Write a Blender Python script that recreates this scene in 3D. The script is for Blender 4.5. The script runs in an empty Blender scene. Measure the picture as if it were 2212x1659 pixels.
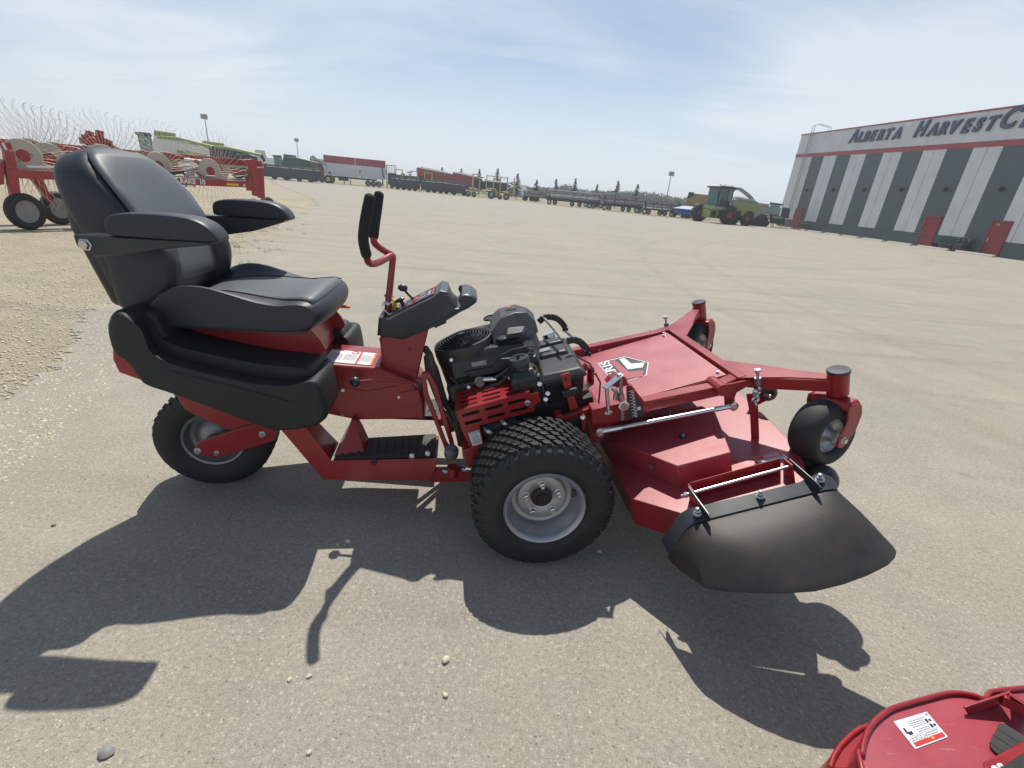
import bpy, bmesh, math, random
from mathutils import Vector, Matrix
random.seed(7)
R = math.radians
scene = bpy.context.scene
# ---------------------------------------------------------------- camera
CAMH = 1.516; PITCH = R(22.5); ROLL = R(5.19); FPX = 1005.0; CX, CY = 1106.0, 829.5
_fw = Vector((0, math.cos(PITCH), -math.sin(PITCH)))
_r0 = Vector((1, 0, 0)); _u0 = Vector((0, math.sin(PITCH), math.cos(PITCH)))
_rt = _r0*math.cos(ROLL) + _u0*math.sin(ROLL)
_up = -_r0*math.sin(ROLL) + _u0*math.cos(ROLL)
cd = bpy.data.cameras.new('camera'); cam = bpy.data.objects.new('camera', cd)
scene.collection.objects.link(cam)
m = Matrix((_rt, _up, -_fw)).transposed().to_4x4(); m.translation = (0, 0, CAMH)
cam.matrix_world = m
cd.sensor_width = 36; cd.lens = FPX/2212*36; cd.clip_start = 0.05; cd.clip_end = 3000
scene.camera = cam
# ---------------------------------------------------------------- sky, sun, exposure
SUN = Vector((-0.02, 0.59, 1.0)).normalized()
EL = math.asin(SUN.z)
w = bpy.data.worlds.new('World'); scene.world = w; w.use_nodes = True
nt = w.node_tree; N = nt.nodes; L = nt.links
bg = N['Background']; bg.inputs['Strength'].default_value = 0.098
sky = N.new('ShaderNodeTexSky'); sky.sky_type = 'NISHITA'; sky.sun_disc = False
sky.sun_elevation = EL; sky.sun_rotation = math.atan2(SUN.x, SUN.y)
sky.air_density = 1.0; sky.dust_density = 0.3; sky.ozone_density = 1.8
tc = N.new('ShaderNodeTexCoord')
sep = N.new('ShaderNodeSeparateXYZ'); L.new(tc.outputs['Generated'], sep.inputs[0])
mx = N.new('ShaderNodeMath'); mx.operation = 'MAXIMUM'; mx.inputs[1].default_value = 0.0
L.new(sep.outputs['Z'], mx.inputs[0])
ad = N.new('ShaderNodeMath'); ad.operation = 'ADD'; ad.inputs[1].default_value = 0.16; L.new(mx.outputs[0], ad.inputs[0])
dv = N.new('ShaderNodeVectorMath'); dv.operation = 'DIVIDE'
cmb = N.new('ShaderNodeCombineXYZ')
for i in range(3): L.new(ad.outputs[0], cmb.inputs[i])
L.new(tc.outputs['Generated'], dv.inputs[0]); L.new(cmb.outputs[0], dv.inputs[1])
def cloud_layer(scale, rot, sc, lo, hi, det, rough, dist, loc=(0, 0, 0)):
    mp = N.new('ShaderNodeMapping'); mp.inputs['Scale'].default_value = sc; mp.inputs['Rotation'].default_value = (0, 0, R(rot))
    mp.inputs['Location'].default_value = loc
    L.new(dv.outputs[0], mp.inputs[0])
    n = N.new('ShaderNodeTexNoise'); n.inputs['Scale'].default_value = scale; n.inputs['Detail'].default_value = det
    n.inputs['Roughness'].default_value = rough; n.inputs['Distortion'].default_value = dist
    L.new(mp.outputs[0], n.inputs['Vector'])
    r = N.new('ShaderNodeMapRange'); r.inputs['From Min'].default_value = lo; r.inputs['From Max'].default_value = hi
    r.interpolation_type = 'SMOOTHSTEP'
    L.new(n.outputs['Fac'], r.inputs['Value']); return r.outputs[0]
c1 = cloud_layer(0.42, 30, (1, 1, 1), 0.28, 0.62, 3, 0.5, 0.4, (11.3, 3.7, 0))
c2 = cloud_layer(1.3, -35, (0.45, 1.5, 1), 0.38, 0.85, 6, 0.62, 1.2)
ma = N.new('ShaderNodeMath'); ma.operation = 'MULTIPLY_ADD'; L.new(c2, ma.inputs[0]); ma.inputs[1].default_value = 0.40
mb_ = N.new('ShaderNodeMath'); mb_.operation = 'MULTIPLY'; L.new(c1, mb_.inputs[0]); mb_.inputs[1].default_value = 0.72
L.new(mb_.outputs[0], ma.inputs[2])
m2 = N.new('ShaderNodeMath'); m2.operation = 'ADD'; m2.use_clamp = True; L.new(ma.outputs[0], m2.inputs[0]); m2.inputs[1].default_value = 0.24
mixc = N.new('ShaderNodeMix'); mixc.data_type = 'RGBA'
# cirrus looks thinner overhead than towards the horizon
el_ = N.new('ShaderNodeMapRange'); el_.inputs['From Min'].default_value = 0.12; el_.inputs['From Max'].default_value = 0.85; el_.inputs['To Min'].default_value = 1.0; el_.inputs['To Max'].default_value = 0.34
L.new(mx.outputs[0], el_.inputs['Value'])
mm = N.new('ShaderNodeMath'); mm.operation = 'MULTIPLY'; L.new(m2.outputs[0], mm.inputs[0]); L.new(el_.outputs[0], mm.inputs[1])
hz_ = N.new('ShaderNodeMapRange'); hz_.interpolation_type = 'SMOOTHSTEP'; hz_.inputs['From Min'].default_value = 0.0; hz_.inputs['From Max'].default_value = 0.32; hz_.inputs['To Min'].default_value = 0.80; hz_.inputs['To Max'].default_value = 0.12
L.new(mx.outputs[0], hz_.inputs['Value'])
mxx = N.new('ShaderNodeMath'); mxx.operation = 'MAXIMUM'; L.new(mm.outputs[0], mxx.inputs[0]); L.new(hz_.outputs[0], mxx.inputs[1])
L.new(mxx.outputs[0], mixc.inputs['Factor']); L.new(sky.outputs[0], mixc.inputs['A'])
mixc.inputs['B'].default_value = (7.9, 8.6, 9.3, 1)
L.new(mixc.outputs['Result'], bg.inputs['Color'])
sd = bpy.data.lights.new('sun', 'SUN'); sd.energy = 5.0; sd.angle = R(0.53); sd.color = (1.0, 0.955, 0.87)
so = bpy.data.objects.new('sun', sd); scene.collection.objects.link(so)
so.rotation_euler = SUN.to_track_quat('Z', 'Y').to_euler()
scene.render.engine = 'CYCLES'
vs = scene.view_settings; vs.view_transform = 'Standard'; vs.look = 'None'; vs.exposure = 0.0; vs.gamma = 1.0; vs.use_curve_mapping = False

# ---------------------------------------------------------------- helpers
COL = scene.collection
WIN = dict(Q=(2900,350,.4973), A=(400,1000,.5727), B=(1200,1000,.5424), K=(1600,1100,.4822), D=(2200,1150,.5425), E=(1700,1500,.4823),
           J=(2300,1600,.5877), G=(3000,2500,.4521), S=(0,400,.6027), H=(3500,2650,.226), L=(0,430,.3014), M=(550,430,.3014), V=(0,0,1.808))
MX, MY, MPSI, MDEL = .092, 2.263, R(7.9), R(19)
Mc = Matrix.Translation((MX, MY, 0)) @ Matrix.Rotation(MPSI, 4, 'Z')
Mf2c = Matrix.Translation((0, 0, .305)) @ Matrix.Rotation(-MDEL, 4, 'Y') @ Matrix.Translation((0, 0, -.305))
FRM = {'W': Matrix.Identity(4), 'C': Mc, 'F': Mc @ Mf2c}
def ray(px, py): return (_fw*FPX + _rt*(px-CX) - _up*(py-CY)).normalized()
def at(fr, win, px, py, x=None, y=None, z=None):
    """survey point: where the sight line through a photo pixel meets a given plane of a frame (metres)"""
    a, b, s = WIN[win]; d = ray((a+px*s)/1.808, (b+py*s)/1.808)
    inv = FRM[fr].inverted(); o = inv @ Vector((0, 0, CAMH)); dd = inv.to_3x3() @ d
    for i, v in enumerate((x, y, z)):
        if v is not None: return o + dd*((v-o[i])/dd[i])
def ats(fr, win, pts, **k): return [at(fr, win, p[0], p[1], **k) for p in pts]
def xz(fr, win, pts, y): return [(p.x, p.z) for p in ats(fr, win, pts, y=y)]
def xy(fr, win, pts, z): return [(p.x, p.y) for p in ats(fr, win, pts, z=z)]
def az(px, py, dist):
    d = ray(px, py); h = math.hypot(d.x, d.y); return Vector((d.x/h*dist, d.y/h*dist, 0))
def hz(px, py, p):
    d = ray(px, py); h = math.hypot(d.x, d.y); return CAMH + d.z/h*math.hypot(p.x, p.y)

class MB:
    def __init__(s, xf=None): s.v = []; s.f = []; s.xf = xf
    def add(s, vs, fs):
        o = len(s.v); s.v += [tuple(q) for q in vs]; s.f += [tuple(o+i for i in f) for f in fs]; return s
    def box(s, c, d, rot=None, taper=1.0):
        c = Vector(c); vs = []
        for z in (-.5, .5):
            t = taper if z > 0 else 1.0
            for x, y in ((-.5, -.5), (.5, -.5), (.5, .5), (-.5, .5)):
                v = Vector((x*d[0]*t, y*d[1]*t, z*d[2]))
                if rot is not None: v = rot @ v
                vs.append(c+v)
        return s.add(vs, [(3,2,1,0), (4,5,6,7), (0,1,5,4), (1,2,6,5), (2,3,7,6), (3,0,4,7)])
    def prism(s, poly, a0, a1, axis='y'):
        n = len(poly)
        def P(u, v, a): return {'y': (u, a, v), 'z': (u, v, a), 'x': (a, u, v)}[axis]
        vs = [P(u, v, a0) for u, v in poly] + [P(u, v, a1) for u, v in poly]
        fs = [tuple(range(n)), tuple(range(2*n-1, n-1, -1))] + [(i, (i+1) % n, n+(i+1) % n, n+i) for i in range(n)]
        return s.add(vs, fs)
    def slab(s, pts, off):
        """closed slab from a 3D outline and a thickness vector"""
        n = len(pts); pts = [Vector(p) for p in pts]; off = Vector(off)
        return s.add(pts + [p+off for p in pts], [tuple(range(n)), tuple(range(2*n-1, n-1, -1))] + [(i, (i+1) % n, n+(i+1) % n, n+i) for i in range(n)])
    def loft(s, rings, cap=True, closed=True):
        n = len(rings[0]); vs = [p for r in rings for p in r]; fs = []
        for k in range(len(rings)-1):
            for i in range(n if closed else n-1):
                j = (i+1) % n; fs.append((k*n+i, k*n+j, (k+1)*n+j, (k+1)*n+i))
        if cap and closed:
            fs.append(tuple(range(n-1, -1, -1))); b = (len(rings)-1)*n; fs.append(tuple(range(b, b+n)))
        return s.add(vs, fs)
    def tube(s, path, r, n=8, cap=True, closed=False, flat=1.0):
        path = [Vector(p) for p in path]; rr = r if isinstance(r, (list, tuple)) else [r]*len(path); rings = []
        up = None
        for i, p in enumerate(path):
            if closed: t = path[(i+1) % len(path)] - path[i-1]
            else: t = path[min(i+1, len(path)-1)] - path[max(i-1, 0)]
            t.normalize()
            if up is None: up = Vector((0, 0, 1)) if abs(t.z) < .9 else Vector((1, 0, 0))
            a = t.cross(up); a.normalize(); b = a.cross(t); up = b
            rings.append([p + (a*math.cos(2*math.pi*k/n)+b*math.sin(2*math.pi*k/n)*flat)*rr[i] for k in range(n)])
        if closed: rings.append(rings[0]); cap = False
        return s.loft(rings, cap)
    def lathe(s, prof, o, ax=(0, 0, 1), n=24, closed=False):
        """prof: (radius, height along ax)"""
        o = Vector(o); q = Vector((0, 0, 1)).rotation_difference(Vector(ax).normalized())
        rings = []
        for r, h in prof:
            rings.append([o + q @ Vector((max(r, 1e-4)*math.cos(2*math.pi*k/n), max(r, 1e-4)*math.sin(2*math.pi*k/n), h)) for k in range(n)])
        if closed: rings.append(rings[0]); return s.loft(rings, False)
        return s.loft(rings, True)
    def cyl(s, a, b, r, n=12, r2=None):
        a = Vector(a); b = Vector(b); return s.lathe([(r, 0), (r if r2 is None else r2, (b-a).length)], a, b-a, n)
    def ball(s, c, r, n=12, sc=(1, 1, 1)):
        c = Vector(c); rings = []
        for i in range(n//2+1):
            t = math.pi*i/(n//2); rings.append([c + Vector((sc[0]*r*max(math.sin(t), .01)*math.cos(2*math.pi*k/n), sc[1]*r*max(math.sin(t), .01)*math.sin(2*math.pi*k/n), -sc[2]*r*math.cos(t))) for k in range(n)])
        return s.loft(rings)
    def mesh(s, name, smooth=35, recalc=True):
        me = bpy.data.meshes.new(name)
        vs = s.v if s.xf is None else [tuple(s.xf @ Vector(q)) for q in s.v]
        me.from_pydata(vs, [], s.f); me.update()
        if recalc:
            bm = bmesh.new(); bm.from_mesh(me); bmesh.ops.recalc_face_normals(bm, faces=bm.faces[:]); bm.to_mesh(me); bm.free()
        if smooth:
            me.polygons.foreach_set('use_smooth', [True]*len(me.polygons))
            me.set_sharp_from_angle(angle=R(smooth))
        return me
    def build(s, name, m, parent=None, smooth=35, bevel=0, seg=2, label=None, kind=None, sub=0, recalc=True):
        me = s.mesh(name, smooth, recalc); me.materials.append(m)
        o = bpy.data.objects.new(name, me); COL.objects.link(o)
        if parent is not None: o.parent = parent
        if sub:
            md = o.modifiers.new('sub', 'SUBSURF'); md.levels = sub; md.render_levels = sub
        if bevel:
            md = o.modifiers.new('bevel', 'BEVEL'); md.width = bevel; md.segments = seg; md.limit_method = 'ANGLE'; md.angle_limit = R(32)
            md.harden_normals = False
        if label: o['label'] = label
        if kind: o['kind'] = kind
        return o
def tag(o, label=None, cat=None, group=None, kind=None):
    if label: o['label'] = label
    if cat: o['category'] = cat
    if group: o['group'] = group
    if kind: o['kind'] = kind
    return o
def thing(name, label, cat, loc=(0, 0, 0), rz=0, group=None):
    o = bpy.data.objects.new(name, None); COL.objects.link(o); o.location = loc; o.rotation_euler = (0, 0, rz); o.empty_display_size = .2
    return tag(o, label, cat, group)
def copy_tree(o, parent=None):
    c = o.copy(); COL.objects.link(c); c.parent = parent
    for ch in list(o.children): copy_tree(ch, c)
    return c
def text_mesh(txt, size, ext=0.0, shear=0.0, offset=0.0, align='LEFT', spacing=1.0):
    cu = bpy.data.curves.new('letter', 'FONT'); cu.body = txt; cu.size = size; cu.extrude = ext; cu.shear = shear; cu.offset = offset
    cu.align_x = align; cu.space_character = spacing; cu.resolution_u = 3
    o = bpy.data.objects.new('letter', cu); COL.objects.link(o)
    dg = bpy.context.evaluated_depsgraph_get(); me = bpy.data.meshes.new_from_object(o.evaluated_get(dg))
    bpy.data.objects.remove(o); return me
def text_on(name, txt, size, origin, xdir, ydir, m, parent, ext=0.0005, shear=0, offset=0, spacing=1.0, xf=None):
    """lettering lying in the plane spanned by xdir (reading direction) and ydir"""
    me = text_mesh(txt, size, ext, shear, offset, spacing=spacing)
    X = Vector(xdir).normalized(); Z = X.cross(Vector(ydir)).normalized(); Y = Z.cross(X)
    M = Matrix((X, Y, Z)).transposed().to_4x4(); M.translation = Vector(origin)
    if xf is not None: M = xf @ M
    me.transform(M); me.materials.clear(); me.materials.append(m)
    o = bpy.data.objects.new(name, me); COL.objects.link(o)
    if parent is not None: o.parent = parent
    return o

def text_fit(name, txt, width, origin, xdir, ydir, m, parent, ext=.0005, shear=0, offset=0, xf=None, aspect=1.0):
    me = text_mesh(txt, 1.0, 0, shear, offset); xs = [v.co.x for v in me.vertices]; s_ = width/(max(xs)-min(xs)); bpy.data.meshes.remove(me)
    me = text_mesh(txt, 1.0, ext/s_, shear, offset); me.transform(Matrix.Diagonal((s_, s_*aspect, s_, 1)))
    X = Vector(xdir).normalized(); Z = X.cross(Vector(ydir)).normalized(); Y = Z.cross(X)
    Q = Matrix((X, Y, Z)).transposed().to_4x4(); Q.translation = Vector(origin)
    if xf is not None: Q = xf @ Q
    me.transform(Q); me.materials.clear(); me.materials.append(m)
    o = bpy.data.objects.new(name, me); COL.objects.link(o); o.parent = parent; return o
def smooth_loop(ps, n=4):
    out = []; k = len(ps)
    for i in range(k):
        a, b, c, d = ps[i-1], ps[i], ps[(i+1) % k], ps[(i+2) % k]
        for j in range(n):
            t = j/n; out.append(.5*((2*b)+(c-a)*t+(2*a-5*b+4*c-d)*t*t+(3*b-a-3*c+d)*t*t*t))
    return out

# ---------------------------------------------------------------- materials
def mat(name, col, rough=.5, metal=0, var=.12, vs=6, dust=0, dustcol=(.32, .28, .22), bump=0, bs=80, coat=0, spec=.5, det=6, scratch=0, rv=.0):
    m = bpy.data.materials.new(name); m.use_nodes = True; n = m.node_tree.nodes; l = m.node_tree.links
    b = n['Principled BSDF']; b.inputs['Roughness'].default_value = rough; b.inputs['Metallic'].default_value = metal
    b.inputs['Specular IOR Level'].default_value = spec
    if coat: b.inputs['Coat Weight'].default_value = coat; b.inputs['Coat Roughness'].default_value = .12
    tc = n.new('ShaderNodeTexCoord')
    nz = n.new('ShaderNodeTexNoise'); nz.inputs['Scale'].default_value = vs; nz.inputs['Detail'].default_value = det; nz.inputs['Roughness'].default_value = .6
    l.new(tc.outputs['Object'], nz.inputs['Vector'])
    mr = n.new('ShaderNodeMapRange'); mr.inputs['From Min'].default_value = .25; mr.inputs['From Max'].default_value = .75
    mr.inputs['To Min'].default_value = 1-var; mr.inputs['To Max'].default_value = 1+var; l.new(nz.outputs['Fac'], mr.inputs['Value'])
    vm = n.new('ShaderNodeVectorMath'); vm.operation = 'SCALE'; vm.inputs[0].default_value = col; l.new(mr.outputs[0], vm.inputs['Scale'])
    out = vm.outputs[0]
    if dust:
        n2 = n.new('ShaderNodeTexNoise'); n2.inputs['Scale'].default_value = vs*1.7; n2.inputs['Detail'].default_value = 8; n2.inputs['Roughness'].default_value = .7
        l.new(tc.outputs['Object'], n2.inputs['Vector'])
        r2 = n.new('ShaderNodeMapRange'); r2.inputs['From Min'].default_value = .4; r2.inputs['From Max'].default_value = .8; r2.inputs['To Max'].default_value = dust
        r2.inputs['To Min'].default_value = dust*.25
        l.new(n2.outputs['Fac'], r2.inputs['Value'])
        mi = n.new('ShaderNodeMix'); mi.data_type = 'RGBA'; l.new(r2.outputs[0], mi.inputs['Factor']); l.new(out, mi.inputs['A']); mi.inputs['B'].default_value = (*dustcol, 1)
        out = mi.outputs['Result']
    if scratch:
        mp = n.new('ShaderNodeMapping'); mp.inputs['Scale'].default_value = (14, 150, 40); mp.inputs['Rotation'].default_value = (0, 0, .5)
        l.new(tc.outputs['Object'], mp.inputs[0])
        n3 = n.new('ShaderNodeTexNoise'); n3.inputs['Scale'].default_value = 1.0; n3.inputs['Detail'].default_value = 5; n3.inputs['Roughness'].default_value = .7; l.new(mp.outputs[0], n3.inputs['Vector'])
        r3 = n.new('ShaderNodeMapRange'); r3.inputs['From Min'].default_value = .64; r3.inputs['From Max'].default_value = .74; r3.inputs['To Max'].default_value = scratch
        l.new(n3.outputs['Fac'], r3.inputs['Value'])
        mi = n.new('ShaderNodeMix'); mi.data_type = 'RGBA'; l.new(r3.outputs[0], mi.inputs['Factor']); l.new(out, mi.inputs['A']); mi.inputs['B'].default_value = (.6, .42, .4, 1)
        out = mi.outputs['Result']
    l.new(out, b.inputs['Base Color'])
    if rv:
        rr = n.new('ShaderNodeMapRange'); rr.inputs['From Min'].default_value = .3; rr.inputs['From Max'].default_value = .7; rr.inputs['To Min'].default_value = rough-rv; rr.inputs['To Max'].default_value = rough+rv
        l.new(nz.outputs['Fac'], rr.inputs['Value']); l.new(rr.outputs[0], b.inputs['Roughness'])
    if bump:
        n4 = n.new('ShaderNodeTexNoise'); n4.inputs['Scale'].default_value = bs; n4.inputs['Detail'].default_value = 3; l.new(tc.outputs['Object'], n4.inputs['Vector'])
        bp = n.new('ShaderNodeBump'); bp.inputs['Strength'].default_value = bump; bp.inputs['Distance'].default_value = .6/bs; l.new(n4.outputs['Fac'], bp.inputs['Height']); l.new(bp.outputs[0], b.inputs['Normal'])
    return m
M = {}
M['red'] = mat('red_paint', (.275, .010, .015), .36, dust=.035, dustcol=(.30, .20, .18), rv=.08, vs=5, coat=.3)
M['redtop'] = mat('red_paint_scuffed', (.33, .014, .026), .44, dust=.17, dustcol=(.46, .30, .34), rv=.1, vs=4, scratch=.6, coat=.35, spec=.8)  # scuffed, dusty deck paint; pinkish tint also has sky sheen put in
M['redbright'] = mat('red_strap_paint', (.40, .025, .02), .5, dust=.05)
M['vinyl'] = mat('black_vinyl', (.020, .024, .033), .47, var=.08, dust=.03, dustcol=(.2, .2, .22), bump=.25, bs=500, rv=.05)
M['vinylgrey'] = mat('dark_grey_vinyl', (.082, .094, .106), .50, var=.06, dust=.08, dustcol=(.25, .25, .24), bump=.3, bs=600)
M['plastic'] = mat('black_moulded_plastic', (.017, .019, .023), .42, dust=.06, dustcol=(.2, .19, .17), bump=.3, bs=420, rv=.06)
M['fender'] = mat('textured_fender_plastic', (.012, .0145, .016), .62, dust=.04, dustcol=(.17, .16, .14), bump=.4, bs=350)
M['console'] = mat('slate_console_plastic', (.022, .031, .039), .38, dust=.05, bump=.15, bs=400)
M['engine'] = mat('engine_black', (.014, .015, .016), .38, dust=.06, bump=.1, bs=200)
M['blackmetal'] = mat('black_painted_metal', (.024, .029, .036), .34, dust=.06, rv=.05)
M['rubber'] = mat('tyre_rubber', (.014, .014, .015), .68, var=.15, dust=.10, dustcol=(.16, .15, .13), bump=.2, bs=160)
M['mat'] = mat('rubber_mat', (.022, .022, .023), .7, dust=.2)
M['foam'] = mat('foam_grip', (.014, .016, .02), .85, bump=.5, bs=700)
M['zinc'] = mat('zinc_plate', (.62, .63, .64), .28, metal=1, var=.1, vs=30)
M['rim'] = mat('galvanised_rim', (.42, .43, .46), .42, metal=.75, var=.1, vs=9, dust=.12, rv=.06)
M['rimdark'] = mat('dark_rim', (.24, .245, .25), .45, metal=.6, var=.15, vs=9, dust=.1)
M['chute'] = mat('chute_rubber', (.012, .012, .014), .56, var=.3, vs=7, dust=.42, dustcol=(.10, .076, .054), bump=.15, bs=320)
M['white'] = mat('decal_white', (.72, .72, .72), .4, var=.03)
M['ink'] = mat('decal_ink', (.03, .03, .035), .4, var=.0)
M['inkgrey'] = mat('decal_grey_ink', (.28, .28, .30), .4, var=.0)
M['decalred'] = mat('decal_red', (.62, .03, .03), .4, var=.03)
M['sheenred'] = mat('decal_red_sheen', (.36, .06, .07), .45)  # decal red dulled, a washed-out sheen put into its colour
M['orange'] = mat('orange_plastic', (.75, .17, .02), .4)
M['yellow'] = mat('yellow_plastic', (.72, .52, .03), .4)
M['stitch'] = mat('red_stitching', (.10, .045, .045), .7)
M['rust'] = mat('hub_black', (.02, .015, .013), .6)
# ================================================================ GROUND
def ground_mat(name, base, tint, chip, vor, patch, bumpd, tracks=False):
    m = bpy.data.materials.new(name); m.use_nodes = True; n = m.node_tree.nodes; l = m.node_tree.links; b = n['Principled BSDF']
    b.inputs['Roughness'].default_value = .88; b.inputs['Specular IOR Level'].default_value = .25
    tc = n.new('ShaderNodeTexCoord')
    def noise(s, d=5, r=.6):
        q = n.new('ShaderNodeTexNoise'); q.inputs['Scale'].default_value = s; q.inputs['Detail'].default_value = d; q.inputs['Roughness'].default_value = r
        l.new(tc.outputs['Object'], q.inputs['Vector']); return q
    def mr(src, a, c, lo, hi, clamp=True):
        q = n.new('ShaderNodeMapRange'); q.inputs['From Min'].default_value = a; q.inputs['From Max'].default_value = c; q.inputs['To Min'].default_value = lo; q.inputs['To Max'].default_value = hi
        q.clamp = clamp; l.new(src, q.inputs['Value']); return q.outputs[0]
    def mix(f, a, c, bt='MIX'):
        q = n.new('ShaderNodeMix'); q.data_type = 'RGBA'; q.blend_type = bt
        for k, v in (('Factor', f), ('A', a), ('B', c)):
            if isinstance(v, (float, int)): q.inputs[k].default_value = v
            elif isinstance(v, tuple): q.inputs[k].default_value = (*v, 1)
            else: l.new(v, q.inputs[k])
        return q.outputs['Result']
    big = noise(.35, 4); mid = noise(2.3, 6, .65); fine = noise(60, 4, .7); grit = noise(260, 2, .7)
    c = mix(mr(big.outputs['Fac'], .35, .65, 0, 1), base, tint)
    c = mix(mr(mid.outputs['Fac'], .45, .75, 0, patch), c, tuple(min(1, q*1.28) for q in tint))
    c = mix(mr(mid.outputs['Fac'], .22, .42, patch*.8, 0), c, tuple(q*.72 for q in base))
    wv = noise(.9, 3, .5); c = mix(mr(wv.outputs['Fac'], .50, .72, 0, .50), c, (.32, .272, .198))
    mp = n.new('ShaderNodeMapping'); mp.inputs['Scale'].default_value = (.16, 1.6, 1); mp.inputs['Rotation'].default_value = (0, 0, .35); l.new(tc.outputs['Object'], mp.inputs[0])
    st = n.new('ShaderNodeTexNoise'); st.inputs['Scale'].default_value = 1.3; st.inputs['Detail'].default_value = 4; l.new(mp.outputs[0], st.inputs['Vector'])
    c = mix(mr(st.outputs['Fac'], .56, .70, 0, .30), c, (.17, .155, .13))
    sp2 = noise(3.7, 2, .5); c = mix(mr(sp2.outputs['Fac'], .70, .76, 0, .35), c, (.13, .12, .105))
    if tracks:      # faint worn tyre arcs crossing the lot
        for (ax_, ay_, rr_, wd_, am_) in ((9.0, -14.0, 22.4, .14, .30), (9.0, -14.0, 24.1, .14, .26), (-6.0, 46.0, 34.0, .16, .28), (-6.0, 46.0, 35.8, .16, .24), (2.0, 30.0, 24.5, .10, .22), (30.0, 10.0, 25.0, .14, .25), (30.0, 10.0, 26.8, .14, .22)):
            ds = n.new('ShaderNodeVectorMath'); ds.operation = 'DISTANCE'; ds.inputs[1].default_value = (ax_, ay_, 0); l.new(tc.outputs['Object'], ds.inputs[0])
            su = n.new('ShaderNodeMath'); su.operation = 'SUBTRACT'; su.inputs[1].default_value = rr_; l.new(ds.outputs['Value'], su.inputs[0])
            ab = n.new('ShaderNodeMath'); ab.operation = 'ABSOLUTE'; l.new(su.outputs[0], ab.inputs[0])
            mk = mr(ab.outputs[0], wd_*.4, wd_*1.3, 1, 0); ml_ = n.new('ShaderNodeMath'); ml_.operation = 'MULTIPLY'; l.new(mk, ml_.inputs[0]); l.new(mr(mid.outputs['Fac'], .38, .62, 0, am_), ml_.inputs[1])
            c = mix(ml_.outputs[0], c, (.15, .138, .12))
    s1 = n.new('ShaderNodeMath'); s1.operation = 'MULTIPLY'; l.new(mr(fine.outputs['Fac'], .3, .7, .80, 1.2), s1.inputs[0]); l.new(mr(grit.outputs['Fac'], .3, .7, .72, 1.28), s1.inputs[1])
    v = n.new('ShaderNodeTexVoronoi'); v.inputs['Scale'].default_value = vor; l.new(tc.outputs['Object'], v.inputs['Vector'])
    sp = n.new('ShaderNodeSeparateColor'); l.new(v.outputs['Color'], sp.inputs[0])
    chips = mr(sp.outputs[0], .52, 1.0, 0, chip)
    edge = mr(v.outputs['Distance'], .32, .42, 1, 0)
    ml = n.new('ShaderNodeMath'); ml.operation = 'MULTIPLY'; l.new(chips, ml.inputs[0]); l.new(edge, ml.inputs[1])
    c = mix(ml.outputs[0], c, (.50, .465, .39))
    v2 = n.new('ShaderNodeTexVoronoi'); v2.inputs['Scale'].default_value = vor*.42; l.new(tc.outputs['Object'], v2.inputs['Vector'])
    q2 = n.new('ShaderNodeSeparateColor'); l.new(v2.outputs['Color'], q2.inputs[0])
    m4 = n.new('ShaderNodeMath'); m4.operation = 'MULTIPLY'; l.new(mr(q2.outputs[0], .70, .97, 0, chip*.7), m4.inputs[0]); l.new(mr(v2.outputs['Distance'], .25, .36, 1, 0), m4.inputs[1])
    c = mix(m4.outputs[0], c, (.44, .405, .335))
    dark = mr(sp.outputs[1], .72, 1.0, 0, chip*.8)
    md = n.new('ShaderNodeMath'); md.operation = 'MULTIPLY'; l.new(dark, md.inputs[0]); l.new(edge, md.inputs[1])
    c = mix(md.outputs[0], c, (.13, .12, .11))
    sc = n.new('ShaderNodeVectorMath'); sc.operation = 'SCALE'; l.new(c, sc.inputs[0]); l.new(s1.outputs[0], sc.inputs['Scale'])
    l.new(sc.outputs[0], b.inputs['Base Color'])
    add = n.new('ShaderNodeMath'); add.operation = 'ADD'; l.new(fine.outputs['Fac'], add.inputs[0]); l.new(grit.outputs['Fac'], add.inputs[1])
    bp = n.new('ShaderNodeBump'); bp.inputs['Strength'].default_value = .55; bp.inputs['Distance'].default_value = bumpd; l.new(add.outputs[0], bp.inputs['Height']); l.new(bp.outputs[0], b.inputs['Normal'])
    return m
M['asphalt'] = ground_mat('worn_asphalt', (.298, .275, .233), (.335, .304, .246), .75, 90, .45, .006, True)
M['gravel'] = ground_mat('tan_gravel', (.300, .255, .180), (.36, .31, .225), .7, 45, .6, .012)
M['verge'] = ground_mat('dry_verge', (.20, .185, .10), (.27, .235, .145), .3, 30, .8, .02)
g = MB().add([(-900, -40, -.012), (900, -40, -.012), (900, 1500, -.012), (-900, 1500, -.012)], [(0, 1, 2, 3)]).build('ground', M['verge'], smooth=0, kind='structure')
def jag(pts, step, amp, seed):
    r = random.Random(seed); out = []
    for i in range(len(pts)-1):
        a = Vector(pts[i]); b = Vector(pts[i+1]); L_ = (b-a).length; n = max(1, int(L_/step)); nn = Vector((-(b-a).y, (b-a).x)).normalized()
        for k in range(n): out.append(a.lerp(b, k/n) + nn*r.uniform(-amp, amp)*min(1, .2+k))
    out.append(Vector(pts[-1])); return out
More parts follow.
